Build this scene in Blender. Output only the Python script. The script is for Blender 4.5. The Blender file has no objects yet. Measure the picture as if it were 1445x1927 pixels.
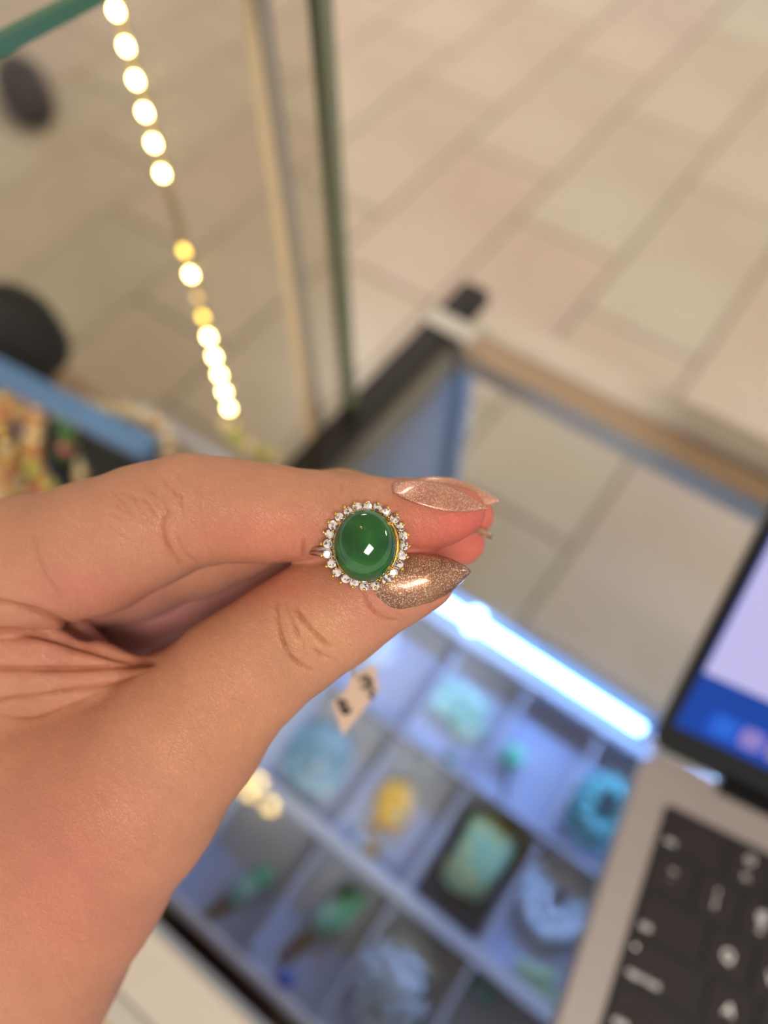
import bpy, math, random
import numpy as np
from mathutils import Vector, Matrix
random.seed(7)
S = bpy.context.scene
# ------------------------------------------------------------------ camera
F, HC = 1400.0, 1.263                       # focal length in px of a 1445 px wide frame, camera height (m)
_t, _r, _y = np.radians([31.94323, 0.814606, -36.096472])
_n = np.array([np.sin(_t)*np.sin(_r), np.sin(_t)*np.cos(_r), np.cos(_t)])
_a = np.array([1, 0, 0.])-_n*_n[0]; _a /= np.linalg.norm(_a); _b = np.cross(_a, _n)
_u = np.cos(_y)*_a+np.sin(_y)*_b; _v = -np.sin(_y)*_a+np.cos(_y)*_b
cam = bpy.data.cameras.new('camera'); camo = bpy.data.objects.new('camera', cam)
S.collection.objects.link(camo); S.camera = camo
right = (_u[0], _v[0], -_n[0]); up = (-_u[1], -_v[1], _n[1]); back = (-_u[2], -_v[2], _n[2])
camo.matrix_world = Matrix(((right[0], up[0], back[0], 0), (right[1], up[1], back[1], 0),
                            (right[2], up[2], back[2], HC), (0, 0, 0, 1)))
cam.sensor_fit = 'HORIZONTAL'; cam.sensor_width = 24; cam.lens = F/1445*24
cam.clip_start = 0.01; cam.clip_end = 50
cam.dof.use_dof = True; cam.dof.focus_distance = 0.1325; cam.dof.aperture_fstop = 5.0
# ------------------------------------------------------------------ world, lights, exposure
w = bpy.data.worlds.new('world'); S.world = w; w.use_nodes = True
w.node_tree.nodes['Background'].inputs[0].default_value = (1.0, 0.985, 0.96, 1)
w.node_tree.nodes['Background'].inputs[1].default_value = 0.78
S.view_settings.view_transform = 'Standard'; S.view_settings.look = 'None'
S.view_settings.gamma = 1; S.view_settings.exposure = 0.12
try: S.view_settings.use_curve_mapping = False
except Exception: pass
def area(name, loc, size, power, col, aim=(0, 0, -1), sy=None):
    l = bpy.data.lights.new(name, 'AREA'); l.energy = power; l.color = col; l.shape = 'RECTANGLE'
    l.size = size; l.size_y = sy or size
    o = bpy.data.objects.new(name, l); S.collection.objects.link(o); o.location = loc
    o.rotation_euler = Vector(aim).to_track_quat('-Z', 'Y').to_euler(); return o
PANELS = [(.85, -.78), (2.1, 2.9), (-2.2, 2.6)]
for px_, py_ in PANELS:
    area('ceiling_panel_light', (px_, py_, 2.675), 0.56, 28, (1.0, 0.985, 0.95), sy=.8)
# ------------------------------------------------------------------ helpers
def ray(px, py): return np.array([(px-722.5)/F, (py-963.5)/F, 1.0])
def cw(p):
    """camera-frame point(s) in metres (x right, y down, z ahead) -> world"""
    p = np.asarray(p, float); return np.stack([p@_u, p@_v, HC-p@_n], -1)
def P(px, py, d): return cw(ray(px, py)*d)            # pixel ray followed to depth d
def atz(px, py, z):
    d = ray(px, py); return P(px, py, (HC-z)/(d@_n))
def lin(c):
    c = [x/255 for x in c[:3]]
    return tuple(x/12.92 if x <= .04045 else ((x+.055)/1.055)**2.4 for x in c)+(1,)
def tag(o, label=None, cat=None, group=None, kind=None):
    if label: o['label'] = label
    if cat: o['category'] = cat
    if group: o['group'] = group
    if kind: o['kind'] = kind
    return o
def wloc(o):
    v = Vector((0, 0, 0))
    while o: v += o.location; o = o.parent
    return np.array(v)
def thing(name, loc, label=None, cat=None, group=None, kind=None):
    o = bpy.data.objects.new(name, None); S.collection.objects.link(o)
    o.empty_display_size = .01; o.location = [float(x) for x in loc]; return tag(o, label, cat, group, kind)
def build(name, vf, mat, parent=None, smooth=False, label=None, cat=None, group=None, kind=None, origin=None):
    V, Fc = vf; V = np.asarray(V, float)
    if parent is not None: base = wloc(parent)
    elif origin is not None: base = np.array(origin, float)
    else: base = np.array([(V[:, 0].min()+V[:, 0].max())/2, (V[:, 1].min()+V[:, 1].max())/2, V[:, 2].min()])
    me = bpy.data.meshes.new(name); me.from_pydata((V-base).tolist(), [], Fc); me.update()
    if smooth: me.polygons.foreach_set('use_smooth', [True]*len(me.polygons))
    o = bpy.data.objects.new(name, me); S.collection.objects.link(o)
    if parent is not None: o.parent = parent
    else: o.location = base
    if mat: me.materials.append(mat)
    return tag(o, label, cat, group, kind)
def inst(me, name, wp, parent, rot=None, sc=None):
    o = bpy.data.objects.new(name, me); S.collection.objects.link(o)
    if parent is not None: o.parent = parent; o.location = Vector((np.array(wp)-wloc(parent)).tolist())
    else: o.location = [float(x) for x in wp]
    if rot is not None: o.rotation_euler = rot
    if sc is not None: o.scale = sc
    return o
def join(*parts):
    V = []; Fc = []; k = 0
    for v, f in parts:
        v = np.asarray(v, float); V.append(v); Fc += [tuple(i+k for i in q) for q in f]; k += len(v)
    return np.concatenate(V), Fc
def box(x0, x1, y0, y1, z0, z1, c=0.0):
    """box, with chamfered vertical and horizontal edges when c > 0"""
    if c <= 0:
        V = [(x, y, z) for z in (z0, z1) for y in (y0, y1) for x in (x0, x1)]
        return np.array(V), [(0, 2, 3, 1), (4, 5, 7, 6), (0, 1, 5, 4), (2, 6, 7, 3), (0, 4, 6, 2), (1, 3, 7, 5)]
    def loop(i, z):
        a, b, d, e = x0+i, x1-i, y0+i, y1-i
        return [(a+c, d, z), (b-c, d, z), (b, d+c, z), (b, e-c, z), (b-c, e, z), (a+c, e, z), (a, e-c, z), (a, d+c, z)]
    h = min(c, (z1-z0)*.45)
    V = loop(h*.7, z0)+loop(0, z0+h)+loop(0, z1-h)+loop(h*.7, z1)
    Fc = [tuple(range(7, -1, -1)), tuple(range(24, 32))]
    for k in range(3):
        for i in range(8): Fc.append((k*8+i, k*8+(i+1) % 8, (k+1)*8+(i+1) % 8, (k+1)*8+i))
    return np.array(V), Fc
def frame_of(d):
    d = np.array(d, float); d /= np.linalg.norm(d)
    a = np.cross(d, [0, 0, 1.]) if abs(d[2]) < .9 else np.cross(d, [1., 0, 0]); a /= np.linalg.norm(a)
    return a, np.cross(d, a)
def tube(pts, r, n=8, closed=False, flat=1.0):
    pts = [np.array(p, float) for p in pts]; m = len(pts); V = []; Fc = []
    a = None
    for i, p in enumerate(pts):
        q0 = pts[i-1] if (i > 0 or closed) else p; q1 = pts[(i+1) % m] if (i < m-1 or closed) else p
        d = q1-q0; d /= np.linalg.norm(d)+1e-12
        if a is None: a, b = frame_of(d)
        else: a = a-d*(a@d); a /= np.linalg.norm(a); b = np.cross(d, a)
        rr = r[i] if hasattr(r, '__len__') else r
        for k in range(n):
            t = 2*math.pi*k/n; V.append(p+a*rr*math.cos(t)+b*rr*flat*math.sin(t))
    for i in range(m if closed else m-1):
        for k in range(n):
            j = (i+1) % m; Fc.append((i*n+k, i*n+(k+1) % n, j*n+(k+1) % n, j*n+k))
    if not closed: Fc += [tuple(range(n-1, -1, -1)), tuple(range((m-1)*n, m*n))]
    return np.array(V), Fc
def sphere(c, r, nu=12, nv=8, ax=None):
    """ellipsoid; r scalar or 3; ax optional 3x3 rows of axes"""
    r = np.array([r]*3 if not hasattr(r, '__len__') else r, float)
    V = [(0, 0, 1)]
    for j in range(1, nv):
        for i in range(nu):
            th = math.pi*j/nv; ph = 2*math.pi*i/nu; V.append((math.sin(th)*math.cos(ph), math.sin(th)*math.sin(ph), math.cos(th)))
    V.append((0, 0, -1)); V = np.array(V)*r
    if ax is not None: V = V@np.array(ax)
    Fc = [(0, 1+i, 1+(i+1) % nu) for i in range(nu)]
    for j in range(nv-2):
        for i in range(nu): Fc.append((1+j*nu+i, 1+(j+1)*nu+i, 1+(j+1)*nu+(i+1) % nu, 1+j*nu+(i+1) % nu))
    L = len(V)-1; Fc += [(L, L-nu+(i+1) % nu, L-nu+i) for i in range(nu)]
    return V+np.array(c, float), Fc
def prism(poly, n0, n1, f=None):
    """extrude a list of 3-D points from offset n0 to n1 (vectors)"""
    q = np.array(poly, float); m = len(q)
    V = np.concatenate([q+np.array(n0), q+np.array(n1)])
    Fc = [tuple(range(m-1, -1, -1)), tuple(range(m, 2*m))]+[(i, (i+1) % m, m+(i+1) % m, m+i) for i in range(m)]
    return V, Fc
# ------------------------------------------------------------------ materials
def mat(name, col, rough=.5, metal=0, spec=.5, coat=0, emit=None, es=0, sss=0, bump=0, bscale=200, var=0, vscale=50, col2=None, trans=0, ior=1.45, det=3):
    m = bpy.data.materials.new(name); m.use_nodes = True; nt = m.node_tree; p = nt.nodes['Principled BSDF']
    p.inputs['Base Color'].default_value = lin(col); p.inputs['Roughness'].default_value = rough
    p.inputs['Metallic'].default_value = metal; p.inputs['Specular IOR Level'].default_value = spec
    p.inputs['Coat Weight'].default_value = coat; p.inputs['Coat Roughness'].default_value = .05
    p.inputs['Transmission Weight'].default_value = trans; p.inputs['IOR'].default_value = ior
    if emit: p.inputs['Emission Color'].default_value = lin(emit); p.inputs['Emission Strength'].default_value = es
    if sss:
        p.inputs['Subsurface Weight'].default_value = sss; p.inputs['Subsurface Radius'].default_value = (1, .4, .25)
        p.inputs['Subsurface Scale'].default_value = .003
    tc = nt.nodes.new('ShaderNodeTexCoord')
    if var or col2:
        nz = nt.nodes.new('ShaderNodeTexNoise'); nz.inputs['Scale'].default_value = vscale; nz.inputs['Detail'].default_value = det
        nt.links.new(tc.outputs['Object'], nz.inputs['Vector'])
        rp = nt.nodes.new('ShaderNodeValToRGB'); nt.links.new(nz.outputs['Fac'], rp.inputs['Fac'])
        rp.color_ramp.elements[0].position = .38; rp.color_ramp.elements[1].position = .62
        c2 = col2 or tuple(max(0, x*(1-var)) for x in col)
        rp.color_ramp.elements[0].color = lin(c2); rp.color_ramp.elements[1].color = lin(col)
        nt.links.new(rp.outputs['Color'], p.inputs['Base Color'])
    if bump:
        nb = nt.nodes.new('ShaderNodeTexNoise'); nb.inputs['Scale'].default_value = bscale; nb.inputs['Detail'].default_value = 4
        nt.links.new(tc.outputs['Object'], nb.inputs['Vector'])
        bp = nt.nodes.new('ShaderNodeBump'); bp.inputs['Strength'].default_value = bump; bp.inputs['Distance'].default_value = .0005
        nt.links.new(nb.outputs['Fac'], bp.inputs['Height']); nt.links.new(bp.outputs['Normal'], p.inputs['Normal'])
    return m
def glass_mat(name, tint, rough=0.0, f0=.03, fs=.96):
    """thin architectural glass: tinted transmission plus a Schlick mirror term, the same from both sides"""
    m = bpy.data.materials.new(name); m.use_nodes = True; nt = m.node_tree; nt.nodes.clear(); N = nt.nodes.new; L = nt.links.new
    o = N('ShaderNodeOutputMaterial'); mx = N('ShaderNodeMixShader'); t = N('ShaderNodeBsdfTransparent'); g = N('ShaderNodeBsdfGlossy')
    lw = N('ShaderNodeLayerWeight'); lw.inputs['Blend'].default_value = .5
    pw = N('ShaderNodeMath'); pw.operation = 'POWER'; pw.inputs[1].default_value = 5; L(lw.outputs['Facing'], pw.inputs[0])
    ma = N('ShaderNodeMath'); ma.operation = 'MULTIPLY_ADD'; ma.inputs[1].default_value = fs; ma.inputs[2].default_value = f0; L(pw.outputs[0], ma.inputs[0])
    t.inputs['Color'].default_value = tint+(1,); g.inputs['Roughness'].default_value = rough; g.inputs['Color'].default_value = (.95, 1, .97, 1)
    L(ma.outputs[0], mx.inputs[0]); L(t.outputs[0], mx.inputs[1]); L(g.outputs[0], mx.inputs[2]); L(mx.outputs[0], o.inputs[0]); return m
M = {}
M['tile'] = mat('floor_tile', (211, 195, 174), rough=.30, spec=.35, col2=(203, 186, 165), vscale=2.2)
M['tile2'] = mat('floor_tile_olive_sheen', (208, 197, 175), rough=.30, spec=.35, col2=(200, 187, 166), vscale=2.2)  # olive and pink tints mostly paint in reflections on the glossy tiles
M['tile3'] = mat('floor_tile_pink_sheen', (213, 193, 175), rough=.30, spec=.35, col2=(204, 183, 165), vscale=2.2)
M['grout'] = mat('grout', (140, 125, 106), rough=.9, bump=.3)
M['ceiling'] = mat('ceiling_paint', (225, 215, 200), rough=.9)
M['panelglow'] = mat('panel_diffuser', (250, 245, 235), emit=(255, 232, 205), es=6)
M['metal'] = mat('white_metal', (205, 200, 190), rough=.4, metal=.3)
M['cream'] = mat('cream_lacquer', (208, 198, 184), rough=.4, col2=(200, 190, 176), vscale=8)
M['creamside'] = mat('champagne_metal', (196, 172, 146), rough=.3, metal=.5)
M['black'] = mat('black_powder_coat', (30, 27, 25), rough=.35, bump=.1)
M['greystrip'] = mat('grey_aluminium_channel', (120, 118, 110), rough=.35, metal=.6)
M['panel'] = mat('charcoal_panel', (98, 98, 98), rough=.3, spec=.5)
M['silver'] = mat('brushed_silver_trim', (178, 190, 200), rough=.22, metal=.8)
M['glass'] = glass_mat('clear_glass', (.982, .994, .975), f0=.025)
M['glass2'] = glass_mat('smoky_glass', (.925, .925, .905), f0=.006, fs=.3)
M['edge'] = mat('green_glass_edge', (62, 108, 86), rough=.2, spec=.6)
M['edge2'] = mat('pale_green_glass_edge', (118, 124, 100), rough=.2, spec=.6)
M['post'] = mat('cream_corner_profile', (236, 216, 184), rough=.5)
M['post2'] = mat('grey_corner_profile', (176, 166, 160), rough=.45)
M['traywhite'] = mat('tray_lining', (170, 178, 200), rough=.75, bump=.15, bscale=900)  # blue LED light put into the colour of the white lining and rim
M['traywall'] = mat('tray_rim', (186, 192, 206), rough=.6)
M['trayfront'] = mat('tray_front_rail', (196, 186, 178), rough=.45)
M['ledtube'] = mat('led_diffuser', (240, 248, 255), emit=(150, 200, 255), es=9)
M['ledhouse'] = mat('led_housing', (110, 126, 150), rough=.5)
M['ledwarm'] = mat('led_warm', (255, 240, 200), emit=(255, 226, 150), es=34)
M['leddim'] = mat('led_dim', (230, 190, 90), emit=(255, 205, 90), es=7)
M['ledoff'] = mat('led_faint', (220, 190, 140), emit=(255, 210, 140), es=1.6)
M['strip'] = mat('clear_strip', (165, 150, 120), rough=.4)
M['alu'] = mat('laptop_aluminium', (160, 152, 150), rough=.45, metal=.3)
M['keywell'] = mat('key_well', (30, 27, 27), rough=.6)
M['key'] = mat('key_cap', (40, 36, 37), rough=.6, spec=.3, bump=.05)
M['legend'] = mat('key_legend', (225, 220, 215), rough=.5, emit=(230, 222, 215), es=.55)
M['bezel'] = mat('screen_bezel', (10, 11, 14), rough=.2)
M['gold'] = mat('gold_metal', (235, 195, 95), rough=.18, metal=1)
M['silverring'] = mat('silver_band', (205, 195, 190), rough=.1, metal=1)
M['velvet'] = mat('black_velvet', (38, 38, 40), rough=.9, bump=.2)
def emis(name, c, s=1.0): return mat(name, (6, 6, 8), rough=.3, spec=.3, emit=c, es=s)
# ------------------------------------------------------------------ room shell
fl = thing('floor', (0, 1.5, 0), kind='structure')
build('grout_bed', box(-6, 6, -4, 7, -.04, -.004), M['grout'], fl)
tile_v = box(-.1455, .1455, -.2955, .2955, -.012, 0, .002)
tmes = []
for k in ('tile', 'tile2', 'tile3'):
    me = bpy.data.meshes.new('tile'); me.from_pydata(tile_v[0].tolist(), [], tile_v[1]); me.materials.append(M[k]); tmes.append(me)
tiles = []
for j in range(-14, 14):                              # column j spans one 0.3 m course; third-bond stagger
    x = -.4273+.3*j+.15
    for k in range(-9, 12):
        y = 1.378-.2*j+.6*k
        y = 1.378+((-.2*j) % .6)+.6*k+.3
        if -3.5 < y < 6.5 and -4.2 < x < 3.6:
            d = math.hypot(x+.3, y-1.6); tiles.append((d, x, y))
tiles.sort()
for d, x, y in tiles[:290]: inst(random.choice(tmes), 'tile', (x, y, 0), fl)
rest = [(np.array(tile_v[0])+[x, y, 0], tile_v[1]) for d, x, y in tiles[290:]]
if rest: build('tile_field', join(*rest), M['tile'], fl, kind='stuff')
ce = build('ceiling', box(-6, 6, -4, 7, 2.7, 2.8), M['ceiling'], kind='structure')
for i, (x, y) in enumerate(PANELS):
    t = thing('ceiling_light', (x, y, 2.7), ('white framed ceiling light panel nearest above the laptop side', 'white framed ceiling light panel far over the floor on the right', 'white framed ceiling light panel far over the floor on the left')[i], 'light', 'ceiling light panels')
    fr = [box(x-.31, x-.28, y-.43, y+.43, 2.66, 2.7), box(x+.28, x+.31, y-.43, y+.43, 2.66, 2.7),
          box(x-.28, x+.28, y-.43, y-.40, 2.66, 2.7), box(x-.28, x+.28, y+.40, y+.43, 2.66, 2.7)]
    build('light_frame', join(*fr), M['metal'], t); build('diffuser', box(x-.28, x+.28, y-.40, y+.40, 2.685, 2.7), M['panelglow'], t)
# small spots whose mirror images sparkle in the glass counter top
M['spot'] = emis('spot_bulb', (255, 206, 120), 75); M['spotd'] = emis('spot_bulb_dim', (255, 226, 130), 25)
for (x, y, mm) in [(-.553, .151, 'spot'), (-.554, .116, 'spot'), (-.486, .124, 'spot'), (-.407, .073, 'spot'), (-.2, .195, 'spotd')]:
    t = thing('spotlight', (x, y, 2.7), 'small warm spotlight hanging from the ceiling on a short stem', 'light', 'warm ceiling spotlights')
    build('stem', tube([(x, y, 2.7), (x, y, 2.645)], .003, 6), M['metal'], t)
    build('spot_housing', tube([(x, y, 2.65), (x, y, 2.615)], [.008, .015], 12), M['metal'], t)
    build('bulb', sphere((x, y, 2.607), .0135, 12, 8), M[mm], t, True)
# ------------------------------------------------------------------ showcase we look down into
ZT = .885; XL = -.19; YF = .352
sc = thing('showcase', (.3, .15, 0), 'glass topped jewellery showcase with cream edging and a black left rail', 'showcase')
build('far_rail', box(XL+.005, 1.1, YF-.004, YF+.022, ZT-.018, ZT+.004, .004), M['cream'], sc, label='cream edging along the far side of the glass top')
build('far_rail_lip', box(XL+.012, 1.1, YF-.024, YF-.004, ZT-.022, ZT-.001, .002), M['creamside'], sc, label='champagne metal lip under the cream edging')
build('near_rail', box(XL+.008, 1.1, -.0735, -.0475, ZT-.03, ZT-.0005, .003), M['cream'], sc, label='cream edging on the near side')
build('near_rail_lip', box(XL+.008, 1.1, -.0855, -.0735, ZT-.026, ZT-.006, .003), M['metal'], sc)
build('top_glass', box(XL+.015, 1.1, -.0475, YF-.017, ZT-.0045, ZT-.002), M['glass'], sc)
build('front_glass', box(XL+.015, 1.1, YF-.004, YF+.004, .30, ZT-.020), M['glass'], sc, label='clear glass front pane')
build('side_rail', box(XL-.020, XL+.003, -.08, YF+.032, ZT-.02, ZT+.006, .003), M['black'], sc, label='black rail along the left end')
build('side_channel', box(XL+.003, XL+.012, -.0475, YF-.02, ZT-.02, ZT+.0), M['greystrip'], sc)
build('corner_bracket', box(XL-.021, XL+.02, YF-.024, YF-.008, ZT+.006, ZT+.009, .001), M['metal'], sc, label='pale metal bracket across the corner of the black rail')
build('side_panel', box(XL-.012, XL+.006, -.08, YF-.004, .30, ZT-.02), M['panel'], sc, label='charcoal end panel')
build('corner_post', box(XL+.006, XL+.018, YF-.014, YF-.004, .30, ZT-.02, .002), M['silver'], sc, label='silver corner profile')
build('dark_gap_backing', box(XL+.008, 1.1, -.0785, -.0745, .30, ZT-.031), M['black'], sc, label='black backing panel added at the near side to darken the gap'); build('lower_cabinet', box(XL-.012, 1.1, -.08, YF+.004, .10, .30), M['cream'], sc)  # black backing added so the gap between rail and tray stays dark
build('plinth', box(XL, 1.08, -.06, YF-.02, 0, .10), M['black'], sc)
build('glass_shelf', box(XL+.008, 1.1, -.057, YF-.008, .664, .672), M['glass'], sc)
us = thing('under_rail_light', (.3, YF-.012, ZT-.03), 'cool white LED strip tucked under the far edging of the showcase', 'light')
build('strip_channel', box(-.165, 1.08, YF-.021, YF-.006, ZT-.025, ZT-.0225), M['ledhouse'], us)
M['ledcool'] = mat('led_cool_strip', (240, 248, 255), emit=(135, 178, 255), es=150)
build('led_tape', box(-.12, 1.07, YF-.017, YF-.009, ZT-.0265, ZT-.025), M['ledcool'], us)
# black box added under the shelf so the gap by the tray shows dark
sb = thing('gap_dark_box', (.1, -.02, .3), 'black box added under the tray to darken the gap beside it', 'case')
build('dark_box_body', box(-.17, .5, -.068, .06, .302, .60, .006), M['black'], sb); build('dark_box_lid', box(-.172, .502, -.07, .062, .602, .625, .006), M['black'], sb)
# ------------------------------------------------------------------ jewellery tray with compartments
TZ = .672; TW = .702
gx = [-.1455, -.084, -.0225, .039, .1005, .162, .2235, .285]; gy = [-.047, .042, .131, .219]
tr = thing('jewellery_tray', (.06, .085, TZ), 'white lined display tray, blue LED light put into its colour, divided into rectangular compartments', 'tray')
build('tray_base', box(-.180, .312, -.0545, .228, TZ, TZ+.006), M['traywhite'], tr)
build('tray_rail', box(-.180, .312, -.0555, -.0485, TZ, TW+.002, .002), M['trayfront'], tr, label='pinkish grey near rail')
build('tray_wall', box(-.180, .312, gy[3], gy[3]+.009, TZ+.006, TW, .001), M['traywall'], tr)
build('tray_wall', box(-.180, -.153, -.0485, gy[3], TZ+.006, TW, .001), M['traywall'], tr)
build('tray_wall', box(gx[-1]+.004, .312, -.0485, gy[3], TZ+.006, TW, .001), M['traywall'], tr)
for y in gy[1:3]: build('divider', box(-.156, .289, y-.005 if y < .1 else y-.0015, y+.005 if y < .1 else y+.0015, TZ+.006, TW, .0006), M['traywall'], tr)
for x in gx[1:-1]:
    for j in range(3): build('divider', box(x-.0012, x+.0012, gy[j]+.0051, gy[j+1]-.0051, TZ+.006, TW-.001), M['traywall'], tr)
ft = TZ+.006                                         # compartment floor
# cool LED bar behind the tray
lb = thing('led_light_bar', (-.05, .238, TZ), 'glowing cool white LED bar lying along the far edge of the tray', 'light')
build('led_housing', box(-.172, .068, .230, .246, TZ, TZ+.028, .002), M['ledhouse'], lb)
build('led_diffuser', tube([(-.165, .237, TZ+.032), (.061, .237, TZ+.032)], .0038, 12), M["ledtube"], lb, True)
build('end_cap', box(.061, .068, .231, .243, TZ+.028, TZ+.038, .002), M['ledhouse'], lb)
build('hood', join(box(-.172, .068, .2445, .2465, TZ+.028, TZ+.044), box(-.174, -.172, .230, .2465, TZ, TZ+.044)), M['ledhouse'], lb)  # hood added to keep the bar's reflection out of the front glass
build('led_bright_blob', join(box(-.093, -.083, .230, .246, TZ+.026, TZ+.040, .002), sphere((-.088, .238, TZ+.041), .006)), M['ledtube'], lb, True)  # glowing lump added for the bright blob on the LED bar
# ------------------------------------------------------------------ jades in the compartments
J = dict(
 pale=mat('pale_jade', (185, 220, 212), rough=.25, coat=.6, col2=(120, 178, 160), vscale=110),
 white=mat('white_jade', (222, 232, 240), rough=.22, coat=.7, col2=(170, 190, 205), vscale=130),
 blue=mat('blue_grey_jade', (140, 178, 196), rough=.25, coat=.6, col2=(104, 146, 160), vscale=60),
 green=mat('green_jade', (58, 160, 112), rough=.22, coat=.7, col2=(120, 190, 160), vscale=120),
 deep=mat('deep_green_jade', (36, 112, 74), rough=.22, coat=.7),
 mint=mat('mint_jade', (110, 214, 176), rough=.2, coat=.7),
 amber=mat('amber_stone', (216, 160, 44), rough=.22, coat=.8, col2=(236, 190, 90), vscale=70),
 olive=mat('aged_brass', (128, 104, 36), rough=.35, metal=.6),
 teal=mat('teal_jade', (100, 190, 196), rough=.22, coat=.7, col2=(60, 150, 150), vscale=150),
 black=mat('black_pad', (38, 38, 46), rough=.8), yellow=mat('yellow_green_jade', (190, 205, 140), rough=.3, coat=.5, col2=(140,190,160), vscale=90),
 cobalt=mat('cobalt_bead', (50, 84, 180), rough=.2, coat=.6), card=mat('tag_card', (200, 172, 150), rough=.8, bump=.2, bscale=1500))
def carve(c, r, rz=0, amp=.16, seed=0, nu=26, nv=16):
    """a carved, knobbly ornament"""
    rs = np.random.RandomState(seed); V, Fc = sphere((0, 0, 0), 1, nu, nv); d = V/np.linalg.norm(V, axis=1)[:, None]
    q = np.zeros(len(V))
    for k in range(9):
        a = rs.randn(3)*3.2; q += np.sin(d@a*1.0+rs.rand()*6)*.33
    V = np.sign(V)*np.abs(V)**.8*(1+amp*q[:, None]); V = V*np.array(r); cs, sn = math.cos(rz), math.sin(rz)
    V = V@np.array([[cs, sn, 0], [-sn, cs, 0], [0, 0, 1]]); V[:, 2] = np.maximum(V[:, 2], -r[2]*.8)
    V += np.array([c[0], c[1], ft-V[:, 2].min()+c[2]]); return V, Fc
def A(px, py): q = atz(px, py, ft+.006); return q[0], q[1]
def ring_pts(c, r, n, ax=1.0, rz=0, z=0):
    return [np.array([c[0]+r*math.cos(2*math.pi*i/n)*math.cos(rz)-r*ax*math.sin(2*math.pi*i/n)*math.sin(rz), c[1]+r*math.cos(2*math.pi*i/n)*math.sin(rz)+r*ax*math.sin(2*math.pi*i/n)*math.cos(rz), z]) for i in range(n)]
# far row
x, y = A(870, 1335); t = thing('jade_carving', (x, y, ft), 'pale green carved jade slab in the far row compartment below the LED bar', 'jade ornament')
build('carved_slab', carve((x, y, 0), (.024, .018, .006), -.15, .16, 3), J['pale'], t, True)
build('silver_bail', tube(ring_pts((x-.026, y+.002), .004, 10, z=ft+.004), .0012, 6, True), M['silverring'], t, True)
x, y = A(712, 1212); t = thing('jade_pendant', (x, y, ft), 'icy white jade pendant beside the thumb tip, in the far compartment', 'pendant')
build('pendant_body', carve((x, y, 0), (.013, .02, .005), .3, .14, 5), J['white'], t, True)
build('bail', tube(ring_pts((x+.006, y+.021), .0035, 10, z=ft+.004), .001, 6, True), M['silverring'], t, True)
x, y = A(965, 1425); t = thing('jade_bead', (x, y, ft), 'round mint green jade bead on a dark cord', 'bead')
build('bead', sphere((x, y, ft+.009), (.0085, .009, .0085), 20, 12), J['mint'], t, True)
build('cord', tube([(x+.002, y-.008, ft+.009), (x+.004, y-.014, ft+.004), (x+.005, y-.020, ft+.0012), (x+.011, y-.030, ft+.0012)], .0011, 6), J['black'], t, True)
x, y = A(1128, 1530); t = thing('jade_cluster', (x, y, ft), 'teal jade bracelet heaped at the far right beside the laptop', 'bracelet')
bd = build('bead', sphere((x, y, ft+.0065), .0065, 12, 8), J['teal'], t, True)
for i in range(22):
    a = i*2*math.pi/11; r = .019 if i < 11 else .013
    o = inst(bd.data, 'bead', (x+r*math.cos(a), y+r*1.25*math.sin(a), ft+.0065+(0 if i < 11 else .007)), t)
build('cord', tube(ring_pts((x, y), .019, 22, 1.25, z=ft+.0065), .0007, 5, True), J['black'], t)
# middle row
x, y = A(598, 1425); t = thing('jade_dish', (x, y, ft), 'large blue grey jade oval plaque in the left compartment behind the price tag', 'jade ornament')
build('oval_plaque', carve((x, y, 0), (.024, .028, .005), .2, .06, 8), J['blue'], t, True); build('gem', sphere((x+.006, y-.004, ft+.010), (.004, .005, .003)), J['white'], t, True)
x, y = A(560, 1475); t = thing('jade_sprig', (x, y, ft), 'slim dark green jade sprig at the foot of the blue grey plaque', 'jade ornament')
build('sprig_stem', tube([(x-.014, y-.014, ft+.002), (x, y-.016, ft+.004), (x+.018, y-.008, ft+.003)], .0015, 8), J['deep'], t, True)
for i in range(6): build('leaf', sphere((x-.012+i*.0055, y-.014+i*.0012, ft+.0045), (.0035, .0022, .0015), 10, 6), J['green'], t, True)
x, y = A(742, 1515); t = thing('amber_pendant', (x, y, ft), 'rounded amber yellow stone pendant in the middle row', 'pendant')
build('stone', carve((x, y, 0), (.015, .018, .009), .5, .05, 11), J['amber'], t, True); build('bail', tube(ring_pts((x-.003, y-.021), .0035, 10, z=ft+.004), .0012, 6, True), M['gold'], t, True)
build('highlight_bead', sphere((x+.009, y-.006, ft+.016), .0035), J['pale'], t, True)
x, y = A(806, 1435); build('white_drop', sphere((x, y, ft+.005), (.0055, .008, .005), 16, 10), J['white'], None, True, 'white teardrop stone above the amber pendant', 'gemstone')
x, y = A(842, 1428); build('green_stone', sphere((x, y, ft+.004), (.0055, .005, .004), 16, 10), J['deep'], None, True, 'small dark green stone right of the white teardrop', 'gemstone')
x, y = A(700, 1600); t = thing('stud_earring', (x, y, ft), 'tiny gold and pearl stud earring against the middle divider', 'earring')
build('pearl', sphere((x-.012, y+.001, ft+.005), .005), J['white'], t, True); build('gold_setting', tube(ring_pts((x-.0, y), .004, 12, z=ft+.0015), .0015, 6, True), M['gold'], t, True)
build('post', tube([(x-.004, y, ft+.0015), (x-.012, y+.001, ft+.004)], .0006, 5), M['gold'], t)
x, y = A(900, 1610); rz = -.22
cs, sn = math.cos(rz), math.sin(rz); t = thing('carved_jade_bar', (x, y, ft), 'large pale green carved jade plaque lying on a black pad', 'jade ornament')
pb = box(-.026, .026, -.036, .036, 0, .003, .003); pv = np.array(pb[0])@np.array([[1, 0, 0], [0, 1, 0], [0, 0, 1]])+[.009-.001+0.0, .0865, ft]
pv = np.array(pb[0]); pv[:, :2] = pv[:, :2]; build('black_pad', (pv+[.0085, .0865, ft], pb[1]), J['black'], None, False, 'black velvet pad under the large carved jade plaque', 'display pad')
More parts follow.
